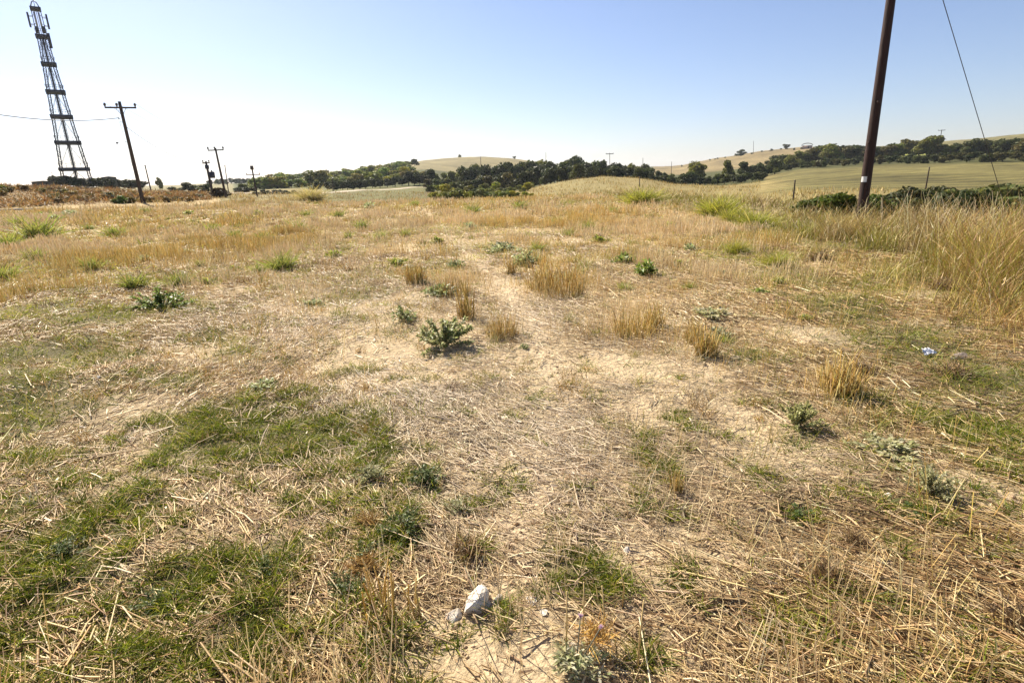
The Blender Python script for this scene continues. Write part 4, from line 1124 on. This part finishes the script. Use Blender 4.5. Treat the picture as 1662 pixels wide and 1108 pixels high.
def heads(n, r0, r1):
    x, y, r = sector(n, r0, r1, 1.0, 58)
    v = verge(x, y)
    keep = (v > .6) & (rng.uniform(size=n) < .35 + .65 * sstep(.4, .6, fbm(x * .8, y * .8, 231, 2)))
    x, y, r = x[keep], y[keep], r[keep]; n = len(x)
    z0 = zfun(x, y) + rng.uniform(.25, .8, n) * np.where(r > 15, .7, 1.0) * (.6 + .4 * sstep(1380, 1540, px_of(x, y)))
    a = rng.uniform(0, 6.283, n); le = rng.uniform(.1, .9, n)
    d = np.c_[np.cos(a) * np.sin(le), np.sin(a) * np.sin(le), np.cos(le)]
    c = pick([(.62, .48, .24), (.50, .34, .13), (.34, .21, .09), (.70, .58, .36)], n, .15)
    p0 = np.c_[x, y, z0]
    hd = ribbons(p0, d, rng.uniform(.05, .13, n), np.maximum(rng.uniform(.008, .018, n), r * .0012), np.zeros((n, 3)), c, 2, .75, True)
    # the stalk below each head
    foot = np.c_[x - d[:, 0] * .18, y - d[:, 1] * .18, zfun(x, y) - .02]
    st = p0 - foot
    sk = ribbons(foot, st, np.linalg.norm(st, axis=1), np.maximum(.003, r * .0005), np.zeros((n, 3)), c * .85, 1, .3)
    return [hd, sk]
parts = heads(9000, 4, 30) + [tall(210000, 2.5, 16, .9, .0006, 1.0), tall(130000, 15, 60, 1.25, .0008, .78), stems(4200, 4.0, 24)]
stuff('tall_grass', parts, M_straw, 'tall dry grass and stalks along the right edge of the field', 'grass')

# dry brush on the left bank, and grass on the tan mound
def brush(n):
    x, y, r = sector(n, 60, 125, 1.0, 58)
    m_ = bankmask(x, y)
    nz = fbm(x * .35, y * .35, 191, 3)
    keep = rng.uniform(size=n) < m_ * (.5 + .5 * sstep(.35, .6, nz))
    x, y, r, nz = x[keep], y[keep], r[keep], nz[keep]; n = len(x)
    a = rng.uniform(0, 6.283, n); lean = np.abs(rng.normal(.7, .4, n))
    d = np.c_[np.cos(a) * np.sin(lean), np.sin(a) * np.sin(lean), np.cos(lean)]
    h = rng.uniform(.2, .65, n) * (.45 + 1.2 * sstep(.4, .75, nz))
    c = pick(BANKC, n, .25) * (.45 + 1.0 * fbm(x * .5, y * .5, 201, 3))[:, None]
    return ribbons(np.c_[x, y, zfun(x, y) - .02], d, h, rng.uniform(.05, .12, n), np.c_[np.cos(a) * .2, np.sin(a) * .2, -rng.uniform(0, .2, n)], c * .8, 2, .8, False, c * 1.15)
def mound(n):
    x, y, r = sector(n, 50, 150, 1.0, 50)
    px = px_of(x, y)
    nz = fbm(x * .4, y * .4, 211, 3)
    keep = (px > 860) & (px < 1500) & (rng.uniform(size=n) < sstep(.4, .65, nz)) & ~((px > 1235) & (r > 75))
    x, y, r = x[keep], y[keep], r[keep]; n = len(x)
    a = rng.uniform(0, 6.283, n); lean = np.abs(rng.normal(.2, .2, n))
    d = np.c_[np.cos(a) * np.sin(lean), np.sin(a) * np.sin(lean), np.cos(lean)]
    c = pick(OCHRE + [(.30, .28, .10)], n, .15)
    return ribbons(np.c_[x, y, zfun(x, y) - .02], d, rng.uniform(.12, .5, n), rng.uniform(.04, .09, n), np.zeros((n, 3)), c * .8, 1, .7, False, c)
stuff('dry_brush', [brush(150000)], M_straw, 'rusty brown dry brush covering the bank on the left', 'brush')
stuff('mound_grass', [mound(60000)], M_straw, 'dry grass tufts on the tan mound beyond the field', 'grass')

# tussocks through the stubble
def tussocks(nt_, r0, r1, p, k, wmin, hm):
    x0, y0, r_ = sector(nt_, r0, r1, p)
    ok = (verge(x0, y0) < 1.0) & (BARE(x0, y0) < .4) & (PATH(x0, y0) < .25) & (bankmask(x0, y0) < .5) & (rng.uniform(size=nt_) < .25 + .75 * sstep(.4, .6, fbm(x0 * .3, y0 * .3, 221, 2)))
    x0, y0, r_ = x0[ok], y0[ok], r_[ok]; m_ = len(x0)
    sz = np.clip(rng.lognormal(math.log(.11), .4, m_), .05, .3) * hm
    pal = np.array([(.58, .40, .14), (.50, .32, .10), (.36, .22, .07), (.64, .50, .25), (.26, .26, .05), (.32, .33, .05), (.24, .15, .06), (.68, .56, .34), (.40, .36, .09)])
    cc = pal[rng.integers(0, len(pal), m_)]
    i_ = np.repeat(np.arange(m_), k); n = len(i_)
    s_ = sz[i_]
    a = rng.uniform(0, 6.283, n); lean = np.abs(rng.normal(.35, .3, n))
    d = np.c_[np.cos(a) * np.sin(lean), np.sin(a) * np.sin(lean), np.cos(lean)]
    x = x0[i_] + rng.normal(0, .45, n) * s_; y = y0[i_] + rng.normal(0, .45, n) * s_
    c = cc[i_] * (1 + rng.normal(0, .18, (n, 1)))
    c = np.clip(c, .02, .9)
    return ribbons(np.c_[x, y, zfun(x, y) - .01], d, s_ * rng.uniform(.5, 1.3, n), np.maximum(rng.uniform(.003, .006, n), r_[i_] * wmin), np.c_[np.cos(a) * .2, np.sin(a) * .2, -rng.uniform(0, .3, n)], c * .7, 2, .8, False, np.minimum(c * 1.2, .9))
stuff('grass_tussocks', [tussocks(420, 3.5, 9, 1.0, 40, .0005, .8), tussocks(2600, 9, 26, 1.0, 26, .0008, 1.1), tussocks(1800, 24, 56, 1.1, 18, .0010, 1.5)], M_straw, 'small dry and greenish tussocks scattered through the stubble', 'grass')

# crumbs of soil
def clods(n):
    x, y, r = sector(n, .9, 7, .9, 60)
    keep = rng.uniform(size=n) < (.12 + .88 * np.clip(BARE(x, y) * 1.3, 0, 1))
    x, y, r = x[keep], y[keep], r[keep]; n = len(x)
    s = np.clip(rng.lognormal(math.log(.006), .5, n), .003, .025)
    o = np.array([[1, 0, 0], [0, 1, 0], [-1, 0, 0], [0, -1, 0], [0, 0, 1], [0, 0, -1.0]])
    v = o[None] * s[:, None, None] * rng.uniform(.6, 1.3, (n, 6, 1)) + rng.normal(0, .12, (n, 6, 3)) * s[:, None, None]
    v[:, :, 2] *= .75
    v += np.c_[x, y, zfun(x, y) + s * .25][:, None, :]
    f_ = np.array([[0, 1, 4], [1, 2, 4], [2, 3, 4], [3, 0, 4], [1, 0, 5], [2, 1, 5], [3, 2, 5], [0, 3, 5]])
    t = (f_[None] + (np.arange(n) * 6)[:, None, None]).reshape(-1, 3)
    c = np.repeat(pick([(.46, .33, .19), (.40, .28, .16), (.52, .40, .26), (.34, .24, .14)], n, .12), 6, 0)
    ob = link('soil_crumbs', mesh_from('soil_crumbs', v.reshape(-1, 3), None, t, c, True, [M_straw]))
    ob['kind'] = 'stuff'; ob['label'] = 'small crumbs of tan soil between the straw'; ob['category'] = 'soil'
clods(14000)

# ------------------------------------------------------------------ single plants
def leafy(g, n=260, flat_=.65, leaf=.16, pal=GREENS, wid=.42):
    """a low bush of oblong leaves on short stems, about 1 wide"""
    mb = MB()
    ns = 34
    sa = g.uniform(0, 6.283, ns); sl_ = g.uniform(.33, .48, ns); se = g.uniform(.1, 1.5, ns)
    k = g.integers(0, ns, n); t = g.uniform(.2, 1, n) ** .7
    P = np.c_[np.cos(sa[k]) * np.cos(se[k]) * sl_[k] * t, np.sin(sa[k]) * np.cos(se[k]) * sl_[k] * t, np.sin(se[k]) * sl_[k] * t * flat_ * 1.6]
    a = sa[k] + g.normal(0, 1.1, n); el = g.normal(.45, .5, n)
    d = np.c_[np.cos(a) * np.cos(el), np.sin(a) * np.cos(el), np.sin(el)]
    ln = leaf * g.uniform(.5, 1.2, n)
    side = norm(np.cross(d, g.normal(0, .5, (n, 3)) + [0, 0, 1])); nor = np.cross(side, d)
    w = ln * wid
    c0 = P; c1 = P + d * (ln * .5)[:, None] + side * (w * .5)[:, None] + nor * (ln * .08)[:, None]
    c2 = P + d * ln[:, None] - nor * (ln * .15)[:, None]; c3 = P + d * (ln * .5)[:, None] - side * (w * .5)[:, None] + nor * (ln * .08)[:, None]
    v = np.stack([c0, c1, c2, c3], 1).reshape(-1, 3)
    c = np.repeat(pick(pal, n, .2, g), 4, 0)
    q = np.arange(n * 4).reshape(-1, 4)
    mb.add(v, q, None, c)
    pts = np.stack([np.zeros(ns), np.zeros(ns), np.zeros(ns)], 1)
    dd = np.c_[np.cos(sa) * np.cos(se), np.sin(sa) * np.cos(se), np.sin(se) * flat_ * 1.6]
    v, q, c = ribbons(pts, dd, sl_ * np.linalg.norm(dd, axis=1), np.full(ns, .022), np.zeros((ns, 3)), np.tile([.16, .15, .07], (ns, 1)), 2, .5)
    mb.add(v, q, None, c)
    return mb.mesh('leafy', M_weed)

def feather(g, n=220, pal=YGREEN, up=.5, w=.028):
    """bright tuft of thin arching blades, about 1 wide"""
    a = g.uniform(0, 6.283, n); lean = np.abs(g.normal(up, .35, n))
    d = np.c_[np.cos(a) * np.sin(lean), np.sin(a) * np.sin(lean), np.cos(lean)]
    base = np.c_[g.normal(0, .13, (n, 2)), np.full(n, -.02)]
    ln = g.uniform(.25, .75, n)
    c = pick(pal, n, .2, g)
    v, q, c = ribbons(base, d, ln, np.full(n, w) * g.uniform(.6, 1.4, n), np.c_[np.cos(a) * .25, np.sin(a) * .25, -g.uniform(0, .4, n)], c * .7, 3, .85, False, c * 1.15)
    mb = MB(); mb.add(v, q, None, c); return mb.mesh('tuft', M_grass)

def stubclump(g, n=130, pal=OCHRE, w=.014, spread=.22, lean_=.14):
    """a bunch of cut stalks, about 1 high"""
    rad = np.sqrt(g.uniform(0, 1, n)) * spread; a = g.uniform(0, 6.283, n)
    base = np.c_[np.cos(a) * rad, np.sin(a) * rad, np.full(n, -.02)]
    lean = g.normal(0, lean_ * 1.7, n) + rad * .15
    d = np.c_[np.cos(a) * np.sin(lean), np.sin(a) * np.sin(lean), np.cos(lean)]
    ln = g.beta(1.5, 1.7, n) * 1.15 * (1 - .35 * (rad / spread) ** 2)
    c = pick(pal, n, .22, g)
    v, q, c = ribbons(base, d, ln, w * g.uniform(.7, 1.5, n), g.normal(0, .06, (n, 3)), c * .65, 2, .25, True, np.minimum(c * 1.2, .9))
    mb = MB(); mb.add(v, q, None, c); return mb.mesh('stalks', M_straw)

def twiggy(g, n=240, pal=((.42, .27, .10), (.30, .18, .07), (.50, .34, .14), (.22, .13, .05))):
    """tangled dry plant, about 1 wide"""
    a = g.uniform(0, 6.283, n); el = g.uniform(-.1, 1.4, n)
    d = np.c_[np.cos(a) * np.cos(el), np.sin(a) * np.cos(el), np.sin(el)]
    base = g.normal(0, .14, (n, 3)); base[:, 2] = np.abs(base[:, 2])
    c = pick(pal, n, .2, g)
    v, q, c = ribbons(base, d, g.uniform(.12, .42, n), g.uniform(.012, .035, n), g.normal(0, .35, (n, 3)), c * .8, 2, .6, False, np.minimum(c * 1.2, .9))
    mb = MB(); mb.add(v, q, None, c); return mb.mesh('twigs', M_straw)

def place(me, px, py, size_px, name, label, cat='plant', group=None, hz=1.0, lift=0.0):
    p = on_ground(px, py)
    dep = float(np.dot(p - [0, 0, CZ], fw))
    s = size_px * dep / F * (1.35 if name in ('leafy_weed', 'small_weed') else 1.15)
    o = link(name, me)
    o.location = (p[0], p[1], p[2] + lift)
    o.scale = (s, s, s * hz); o.rotation_euler.z = random.uniform(0, 6.28)
    return tag(o, label, cat, group)

_g2 = np.random.default_rng(303)
DKG = [(.21, .25, .08), (.26, .30, .11), (.32, .35, .16), (.17, .20, .06), (.40, .41, .23)]
GRG = [(.42, .40, .19), (.34, .33, .15), (.50, .47, .27), (.27, .27, .11), (.58, .54, .36)]
BLG = [(.34, .37, .17), (.40, .42, .21), (.28, .32, .13), (.46, .47, .26)]
BRG = [(.22, .29, .05), (.27, .33, .07), (.17, .24, .04)]
place(leafy(_g2, 2600, .5, .055, DKG + GRG[:3]), 722, 562, 104, 'leafy_weed', 'large dark green leafy weed growing in the middle of the straw', 'weed', None, .95)
place(leafy(_g2, 260, .5, .14, DKG), 655, 520, 40, 'leafy_weed', 'small dark leafy weed beside the large dark green weed', 'weed')
place(leafy(_g2, 1100, .55, .07, [(.18, .24, .05), (.22, .28, .07), (.13, .18, .04)]), 265, 500, 80, 'leafy_weed', 'spreading green leafy weed below two yellow green tufts', 'weed', None, .8)
place(leafy(_g2, 320, .4, .14, DKG), 715, 477, 52, 'leafy_weed', 'flat dark green weed in front of the round stubble patch', 'weed', None, .7)
place(leafy(_g2, 420, .5, .12, BLG), 853, 431, 46, 'leafy_weed', 'pale blue green weed beside the footpath', 'weed')
place(leafy(_g2, 320, .35, .13, BLG), 818, 409, 52, 'leafy_weed', 'flat blue green weed behind the pale blue green weed', 'weed', None, .7)
place(leafy(_g2, 200, .4, .16, DKG), 742, 434, 26, 'leafy_weed', 'tiny dark weed near the round stubble bunch', 'weed')
place(leafy(_g2, 220, .5, .18, BRG), 1014, 426, 30, 'leafy_weed', 'bright green upright weed, left one of a pair', 'weed')
place(leafy(_g2, 260, .6, .18, BRG), 1050, 448, 36, 'leafy_weed', 'bright green upright weed, right one of a pair', 'weed', None, 1.1)
place(leafy(_g2, 420, .5, .11, GRG), 1165, 552, 42, 'leafy_weed', 'grey green bushy weed next to an ochre stubble bunch', 'weed')
place(leafy(_g2, 320, .3, .12, GRG), 1155, 512, 60, 'leafy_weed', 'flat pale grey weed behind the grey green bushy weed', 'weed', None, .6)
place(leafy(_g2, 2200, .6, .055, [(.36, .36, .13), (.42, .41, .17), (.28, .29, .10), (.48, .46, .22)]), 1293, 694, 72, 'leafy_weed', 'round grey green bush casting a shadow on the straw', 'weed', None, 1.05)
place(leafy(_g2, 2000, .6, .055, GRG, .3), 1508, 800, 82, 'leafy_weed', 'silvery grey bush with a dark shadow beside it', 'weed', None, 1.05)
place(leafy(_g2, 800, .3, .09, GRG), 1440, 735, 110, 'leafy_weed', 'low spreading grey green weed beside the silvery bush', 'weed', None, .5)
place(leafy(_g2, 180, .4, .16, BRG), 1233, 476, 22, 'leafy_weed', 'small bright green weed near the tall grass edge', 'weed')
place(leafy(_g2, 300, .3, .12, BLG), 425, 630, 60, 'leafy_weed', 'flat grey green weed at the edge of the green grass', 'weed', None, .6)
place(leafy(_g2, 200, .4, .14, BLG), 510, 497, 40, 'leafy_weed', 'flat grey weed alone in the pale straw', 'weed', None, .6)
place(leafy(_g2, 200, .4, .15, DKG), 850, 565, 16, 'leafy_weed', 'tiny dark green weed beside the bare footpath', 'weed')
place(leafy(_g2, 520, .5, .085, [(.11, .16, .05), (.14, .19, .06)]), 1295, 838, 50, 'leafy_weed', 'small green weed on straw left of the silvery bush', 'weed', None, .6)
place(leafy(_g2, 400, .5, .10, [(.10, .15, .05), (.14, .19, .06)]), 1488, 834, 60, 'leafy_weed', 'flat green weed in front of the silvery bush', 'weed', None, .4)
for px, py, sz, lab in ((655, 860, 80, 'dark green weedy clump behind the golden stubble'), (560, 960, 66, 'dark green clump left of the golden stubble'), (690, 785, 70, 'dark green weed at the end of the long grass patch'), (590, 905, 60, 'dark green clump under the orange brown dried plant'),
                         (740, 830, 60, 'pale grey green weed right of the dark weedy clump'), (600, 780, 60, 'grey green weed in front of the long grass patch'), (430, 930, 60, 'dark green weed in the mixed grass and straw'), (110, 900, 70, 'dark green weed in the bottom grass patch'), (250, 985, 64, 'dark green weed beside long straws')):
    place(leafy(_g2, 700, .55, .075, [(.34, .34, .16), (.40, .38, .2)] if 'grey' in lab else [(.07, .11, .02), (.10, .14, .03), (.05, .08, .015), (.15, .18, .04)], .3), px, py, sz, 'leafy_weed', lab, 'weed', None, .75)
# upright bright tufts
for px, py, s, lab in ((60, 388, 62, 'large yellow green tuft near the far left of the field'), (10, 402, 44, 'yellow green tuft left of the large yellow green tuft'), (58, 420, 34, 'small yellow green tuft in front of the large tuft'),
                       (6, 455, 46, 'yellow green tuft above a patch of dull straw'), (219, 466, 42, 'pale yellow green tuft behind the spreading weed'), (290, 463, 40, 'compact bright tuft behind the spreading weed'),
                       (325, 432, 20, 'small bright tuft beyond the compact bright tuft'), (420, 442, 24, 'small bright tuft left of a wider tuft'), (458, 436, 46, 'wide yellow green tuft in the mid field'),
                       (150, 437, 34, 'low bright tuft on a dark clump'), (188, 384, 34, 'bright tuft in the ochre stubble')):
    place(feather(_g2, 240), px, py, s, 'grass_tuft', lab, 'weed')
sh = [feather(_g2, 160) for k in range(4)] + [leafy(_g2, 120, .4, .2, YGREEN) for k in range(3)] + [leafy(_g2, 120, .4, .2, BLG) for k in range(2)]
spots = [(380, 385), (432, 392), (350, 375), (545, 352), (415, 350), (265, 372), (310, 348), (120, 352), (85, 358), (500, 350), (585, 372), (620, 388), (655, 385), (705, 395), (540, 418), (640, 432), (690, 462), (760, 372), (905, 362), (960, 372), (1000, 345),
         (930, 384), (970, 392), (1090, 372), (1100, 432), (1175, 445), (1120, 405), (870, 405), (1180, 560), (1010, 470), (1120, 470), (480, 455), (380, 440), (340, 462), (300, 410), (230, 425), (35, 365), (140, 372), (480, 372), (560, 385), (445, 372), (1310, 520), (1260, 460), (1215, 410), (600, 340), (770, 345), (840, 340), (670, 335), (240, 345), (60, 350)]
for i, (px, py) in enumerate(spots):
    k = i % len(sh)
    place(sh[k], px + random.uniform(-6, 6), py + random.uniform(-2, 2), random.uniform(13, 26), 'small_weed', ('small yellow green grassy weed in the stubble', 'small yellow green leafy weed in the stubble', 'small pale blue green weed in the stubble')[0 if k < 4 else (1 if k < 7 else 2)], 'weed', 'small weeds in the field')
# yellow green shrubs at the far end of the verge
for px, py, s, hz, lab in ((1045, 331, 58, .62, 'long yellow green shrub at the far field edge'), (1165, 352, 62, .8, 'rounded yellow green shrub on the verge'), (1188, 360, 40, .8, 'dull green shrub right of the rounded yellow green shrub'),
                           (1225, 372, 60, .7, 'yellow shrub among tall grass near the brown pole'), (505, 327, 44, .75, 'feathery ochre clump on the far field edge'), (1262, 432, 36, .9, 'bright tuft at the tall grass edge'), (1195, 412, 34, .9, 'bright tuft on the verge beyond the straw')):
    pal = [(.45, .36, .12), (.5, .4, .15), (.38, .33, .10)] if px == 505 else [(.38, .38, .04), (.44, .41, .06), (.28, .30, .03), (.18, .20, .03), (.46, .38, .12)]
    place(feather(_g2, 1100, pal, .6, .014), px, py, s, 'verge_shrub', lab, 'shrub', None, hz * 1.2)
# bunches of stubble
for px, py, w_, h_, lab in ((675, 460, 30, 36, 'dense round bunch of ochre stubble casting a shadow'), (757, 518, 26, 58, 'tall narrow bunch of ochre stubble beside the large weed'), (830, 446, 13, 26, 'short thin bunch of stubble by the footpath'),
                            (1125, 555, 26, 40, 'bunch of orange stubble left of the grey green weed'), (1146, 580, 30, 52, 'tall straw bunch just in front of the orange bunch'), (1362, 640, 50, 62, 'broad golden bunch of stubble near the tall grass'),
                            (640, 1000, 80, 115, 'loose bunch of tall golden stubble standing beside the white stones'), (910, 478, 70, 46, 'wide bunch of straw stubble right of the footpath'), (880, 470, 40, 40, 'straw stubble bunch at the footpath side'),
                            (1030, 545, 60, 44, 'wide pale straw bunch in the right middle field'), (1065, 530, 26, 40, 'narrow straw bunch beside the wide pale bunch'), (735, 478, 50, 32, 'low wide bunch of stubble behind the narrow bunch'),
                            (815, 545, 46, 34, 'short ochre bunch right of the large weed'), (1098, 800, 20, 40, 'small orange bunch of stalks in flattened straw')):
    n = 34 if px == 640 else (110 if w_ < 30 else 230)
    p = on_ground(px, py)
    me = stubclump(_g2, n, OCHRE if px != 640 else [(.60, .40, .12), (.52, .34, .10), (.66, .47, .18)], .022 if px == 640 else .017, .5 * w_ / h_, .11 if px != 640 else .13)
    place(me, px, py, h_, 'stubble_bunch', lab, 'stubble')
# dead brown plants
for px, py, s, lab in ((1345, 945, 70, 'brown dead plant lying in the long straw'), (1650, 1020, 90, 'tangled brown dead plant near a bare patch'), (1400, 605, 46, 'dark brown dead plant beside the golden bunch'), (590, 925, 62, 'orange brown dried plant left of the golden stubble'),
                       (600, 850, 46, 'dry tan plant among the green grass'), (1385, 880, 46, 'small brown tangle by bare soil'), (1545, 610, 50, 'dark tangle of dead stems near the tall grass'), (760, 900, 70, 'dark dead tangle behind the white stones'), (1330, 425, 40, 'brown dead shrub in the tall grass'), (1530, 470, 46, 'dark brown dead shrub among tall stalks')):
    me = twiggy(_g2, 420, ((.40, .25, .08), (.28, .17, .06), (.46, .31, .11)) if px in (590, 600) else ((.30, .2, .09), (.2, .13, .06), (.38, .26, .12), (.14, .09, .05)))
    place(me, px, py, s, 'dead_plant', lab, 'plant', None, .75)
# thistle at the bottom
pth = on_ground(935, 1085)
eTh = empty('thistle', pth, 'pale thistle with orange dead leaves and two pink flower heads', 'thistle')
s_ = .25
o = link('leaves', leafy(_g2, 520, .35, .13, [(.46, .45, .26), (.36, .38, .18), (.55, .52, .36)], .28), eTh); o.scale = (s_ * 1.25, s_ * .9, s_)
o = link('dry_leaves', twiggy(_g2, 200, ((.55, .32, .08), (.48, .28, .07), (.6, .4, .14))), eTh); o.scale = (s_ * .7, s_ * .7, s_ * .6); o.location = (.08, .07, .05)
for k, (dx, dy, dz) in enumerate(((.02, .05, .17), (.085, .02, .15))):
    mb = MB(); mb.tube([(0, 0, 0), (dx * .6, dy * .6, dz * .6), (dx, dy, dz)], .0022, 5); st = mb.obj('flower_stem', M_shed, eTh)
    n = 60; a = rng.uniform(0, 6.28, n); el = rng.uniform(.2, 1.5, n)
    d = np.c_[np.cos(a) * np.cos(el), np.sin(a) * np.cos(el), np.sin(el)]
    v, q, c = ribbons(np.tile([dx, dy, dz], (n, 1)), d, rng.uniform(.008, .014, n), np.full(n, .002), np.zeros((n, 3)), pick([(.55, .38, .52), (.65, .5, .62)], n), 1, .4)
    mb = MB(); mb.add(v, q, None, c); mb.obj('flower', M_weed, st)
# few tall single stalks near it
for px, py, h_ in ((1034, 1090, 105), (918, 1060, 90), (945, 1040, 85), (978, 1040, 80), (1010, 985, 60)):
    p = on_ground(px, py); dep = float(np.dot(p - [0, 0, CZ], fw)); h = h_ * dep / F * 1.3
    mb = MB(); mb.tube([(0, 0, -.02), (.004, 0, h * .5), (random.uniform(-.02, .02), .01, h)], [.0035, .003, .0025], 6)
    tip = mb
    o = tip.obj('dry_stalk', M_bark, None)
    o.location = [float(v) for v in p]
    tag(o, 'single upright golden stalk near the pale thistle', 'stalk', 'stalks near the thistle')
mst, nst, ost = new_mat('stalk')
bs = N(nst, 'ShaderNodeBsdfPrincipled'); bs.inputs['Roughness'].default_value = .55
tcs = N(nst, 'ShaderNodeTexCoord'); nns = N(nst, 'ShaderNodeTexNoise'); nns.inputs['Scale'].default_value = 60
rps = N(nst, 'ShaderNodeValToRGB'); rps.color_ramp.elements[0].color = (.40, .27, .09, 1); rps.color_ramp.elements[1].color = (.62, .46, .2, 1)
nst.links.new(tcs.outputs['Object'], nns.inputs[0]); nst.links.new(nns.outputs[0], rps.inputs[0]); nst.links.new(rps.outputs[0], bs.inputs[0]); nst.links.new(bs.outputs[0], ost.inputs[0])
for o in bpy.data.objects:
    if o.name.startswith('dry_stalk'): o.data.materials[0] = mst

# ------------------------------------------------------------------ stones and scrap
import bmesh
def stone(name, px, py, size, label, mat, seed, rz=0.0, group=None, cat='stone', sub=3, flat_=1.0):
    g = np.random.default_rng(seed)
    bm = bmesh.new(); bmesh.ops.create_icosphere(bm, subdivisions=sub, radius=1)
    planes = [(norm(g.normal(size=3)), g.uniform(.38, .72)) for k in range(9)]
    for v in bm.verts:
        c = np.array(v.co)
        for n_, dd in planes:
            e = np.dot(c, n_) - dd
            if e > 0: c = c - n_ * e * .88
        c *= 1 + .09 * (fbm(np.array([c[0] * 3 + seed]), np.array([c[1] * 3 + c[2] * 2]), 7, 3)[0] - .5)
        v.co = c * np.array(size)
    me = bpy.data.meshes.new(name); bm.to_mesh(me); bm.free(); me.materials.append(mat); me.polygons.foreach_set('use_smooth', [False] * len(me.polygons))
    p = on_ground(px, py)
    o = link(name, me); o.location = (p[0], p[1], p[2] + size[2] * .35); o.rotation_euler = (0.15 * flat_, -.2 * flat_, rz)
    return tag(o, label, cat, group)
stone('white_stone', 768, 985, (.056, .086, .052), 'large angular white stone, biggest of the group', M_stone, 4, -.6)
stone('white_stone', 737, 1002, (.036, .034, .018), 'flat white stone left of the biggest white stone', M_stone, 9, .4)
stone('white_stone', 790, 984, (.030, .022, .022), 'small white stone right against the biggest white stone', M_stone, 14, .2)
stone('white_stone', 806, 977, (.032, .022, .022), 'small pinkish white stone at the end of the stone group', M_stone, 19, .7)
stone('white_stone', 863, 975, (.024, .030, .008), 'flat pale stone half buried in straw', M_stone, 24, .3)
stone('white_stone', 882, 995, (.026, .018, .007), 'flat pale sliver of stone beside the half buried one', M_stone, 29, -.7)
stone('white_stone', 1018, 896, (.022, .02, .018), 'single small white stone beside green grass', M_stone, 34, .3)
stone('pale_stone', 1437, 808, (.034, .026, .022), 'small pinkish stone left of the silvery bush', M_stone, 39, .3)
stone('brown_stone', 1556, 582, (.11, .07, .035), 'flat dark brown stone near the tall grass', M_dstone, 44, -.4)
stone('pale_stone', 655, 673, (.03, .02, .012), 'small flat pale stone at the green grass edge', M_stone, 49, .1)
stone('pale_stone', 155, 615, (.05, .03, .02), 'flat pale stone on straw between green patches', M_stone, 54, .1)
# crumpled white scrap
g = np.random.default_rng(8)
n = 9
u = np.linspace(-1, 1, n)
X, Y = np.meshgrid(u, u, indexing='ij')
Zz = .35 * fbm(X * 1.5 + 5, Y * 1.5, 3, 3) + .25 * np.abs(np.sin(X * 2.2 + Y))
v = np.stack([X * .055 + g.normal(0, .006, X.shape), Y * .035 + g.normal(0, .006, X.shape), Zz * .075], -1).reshape(-1, 3)
idx = np.arange(n * n).reshape(n, n)
q = np.stack([idx[:-1, :-1], idx[1:, :-1], idx[1:, 1:], idx[:-1, 1:]], -1).reshape(-1, 4)
me = mesh_from('paper_scrap', v, q, None, None, False, [M_scrap])
o = link('paper_scrap', me); p = on_ground(1503, 577); o.location = (p[0], p[1], p[2] + .02); o.rotation_euler = (.5, 0, .3)
md = o.modifiers.new('thickness', 'SOLIDIFY'); md.thickness = .002
tag(o, 'crumpled white scrap of paper lying in the grass', 'litter')

# ------------------------------------------------------------------ haze
hm, hn, ho = new_mat('haze')
pv = N(hn, 'ShaderNodeVolumePrincipled')
pv.inputs['Color'].default_value = (.86, .92, 1.0, 1)
pv.inputs['Density'].default_value = .00013
pv.inputs['Anisotropy'].default_value = .3
hn.links.new(pv.outputs[0], ho.inputs['Volume'])
mb = MB(); mb.box((0, 0, 15), (8600, 8600, 150))
hz = mb.obj('haze', hm); hz['kind'] = 'stuff'; hz['label'] = 'thin pale summer haze over the hills'
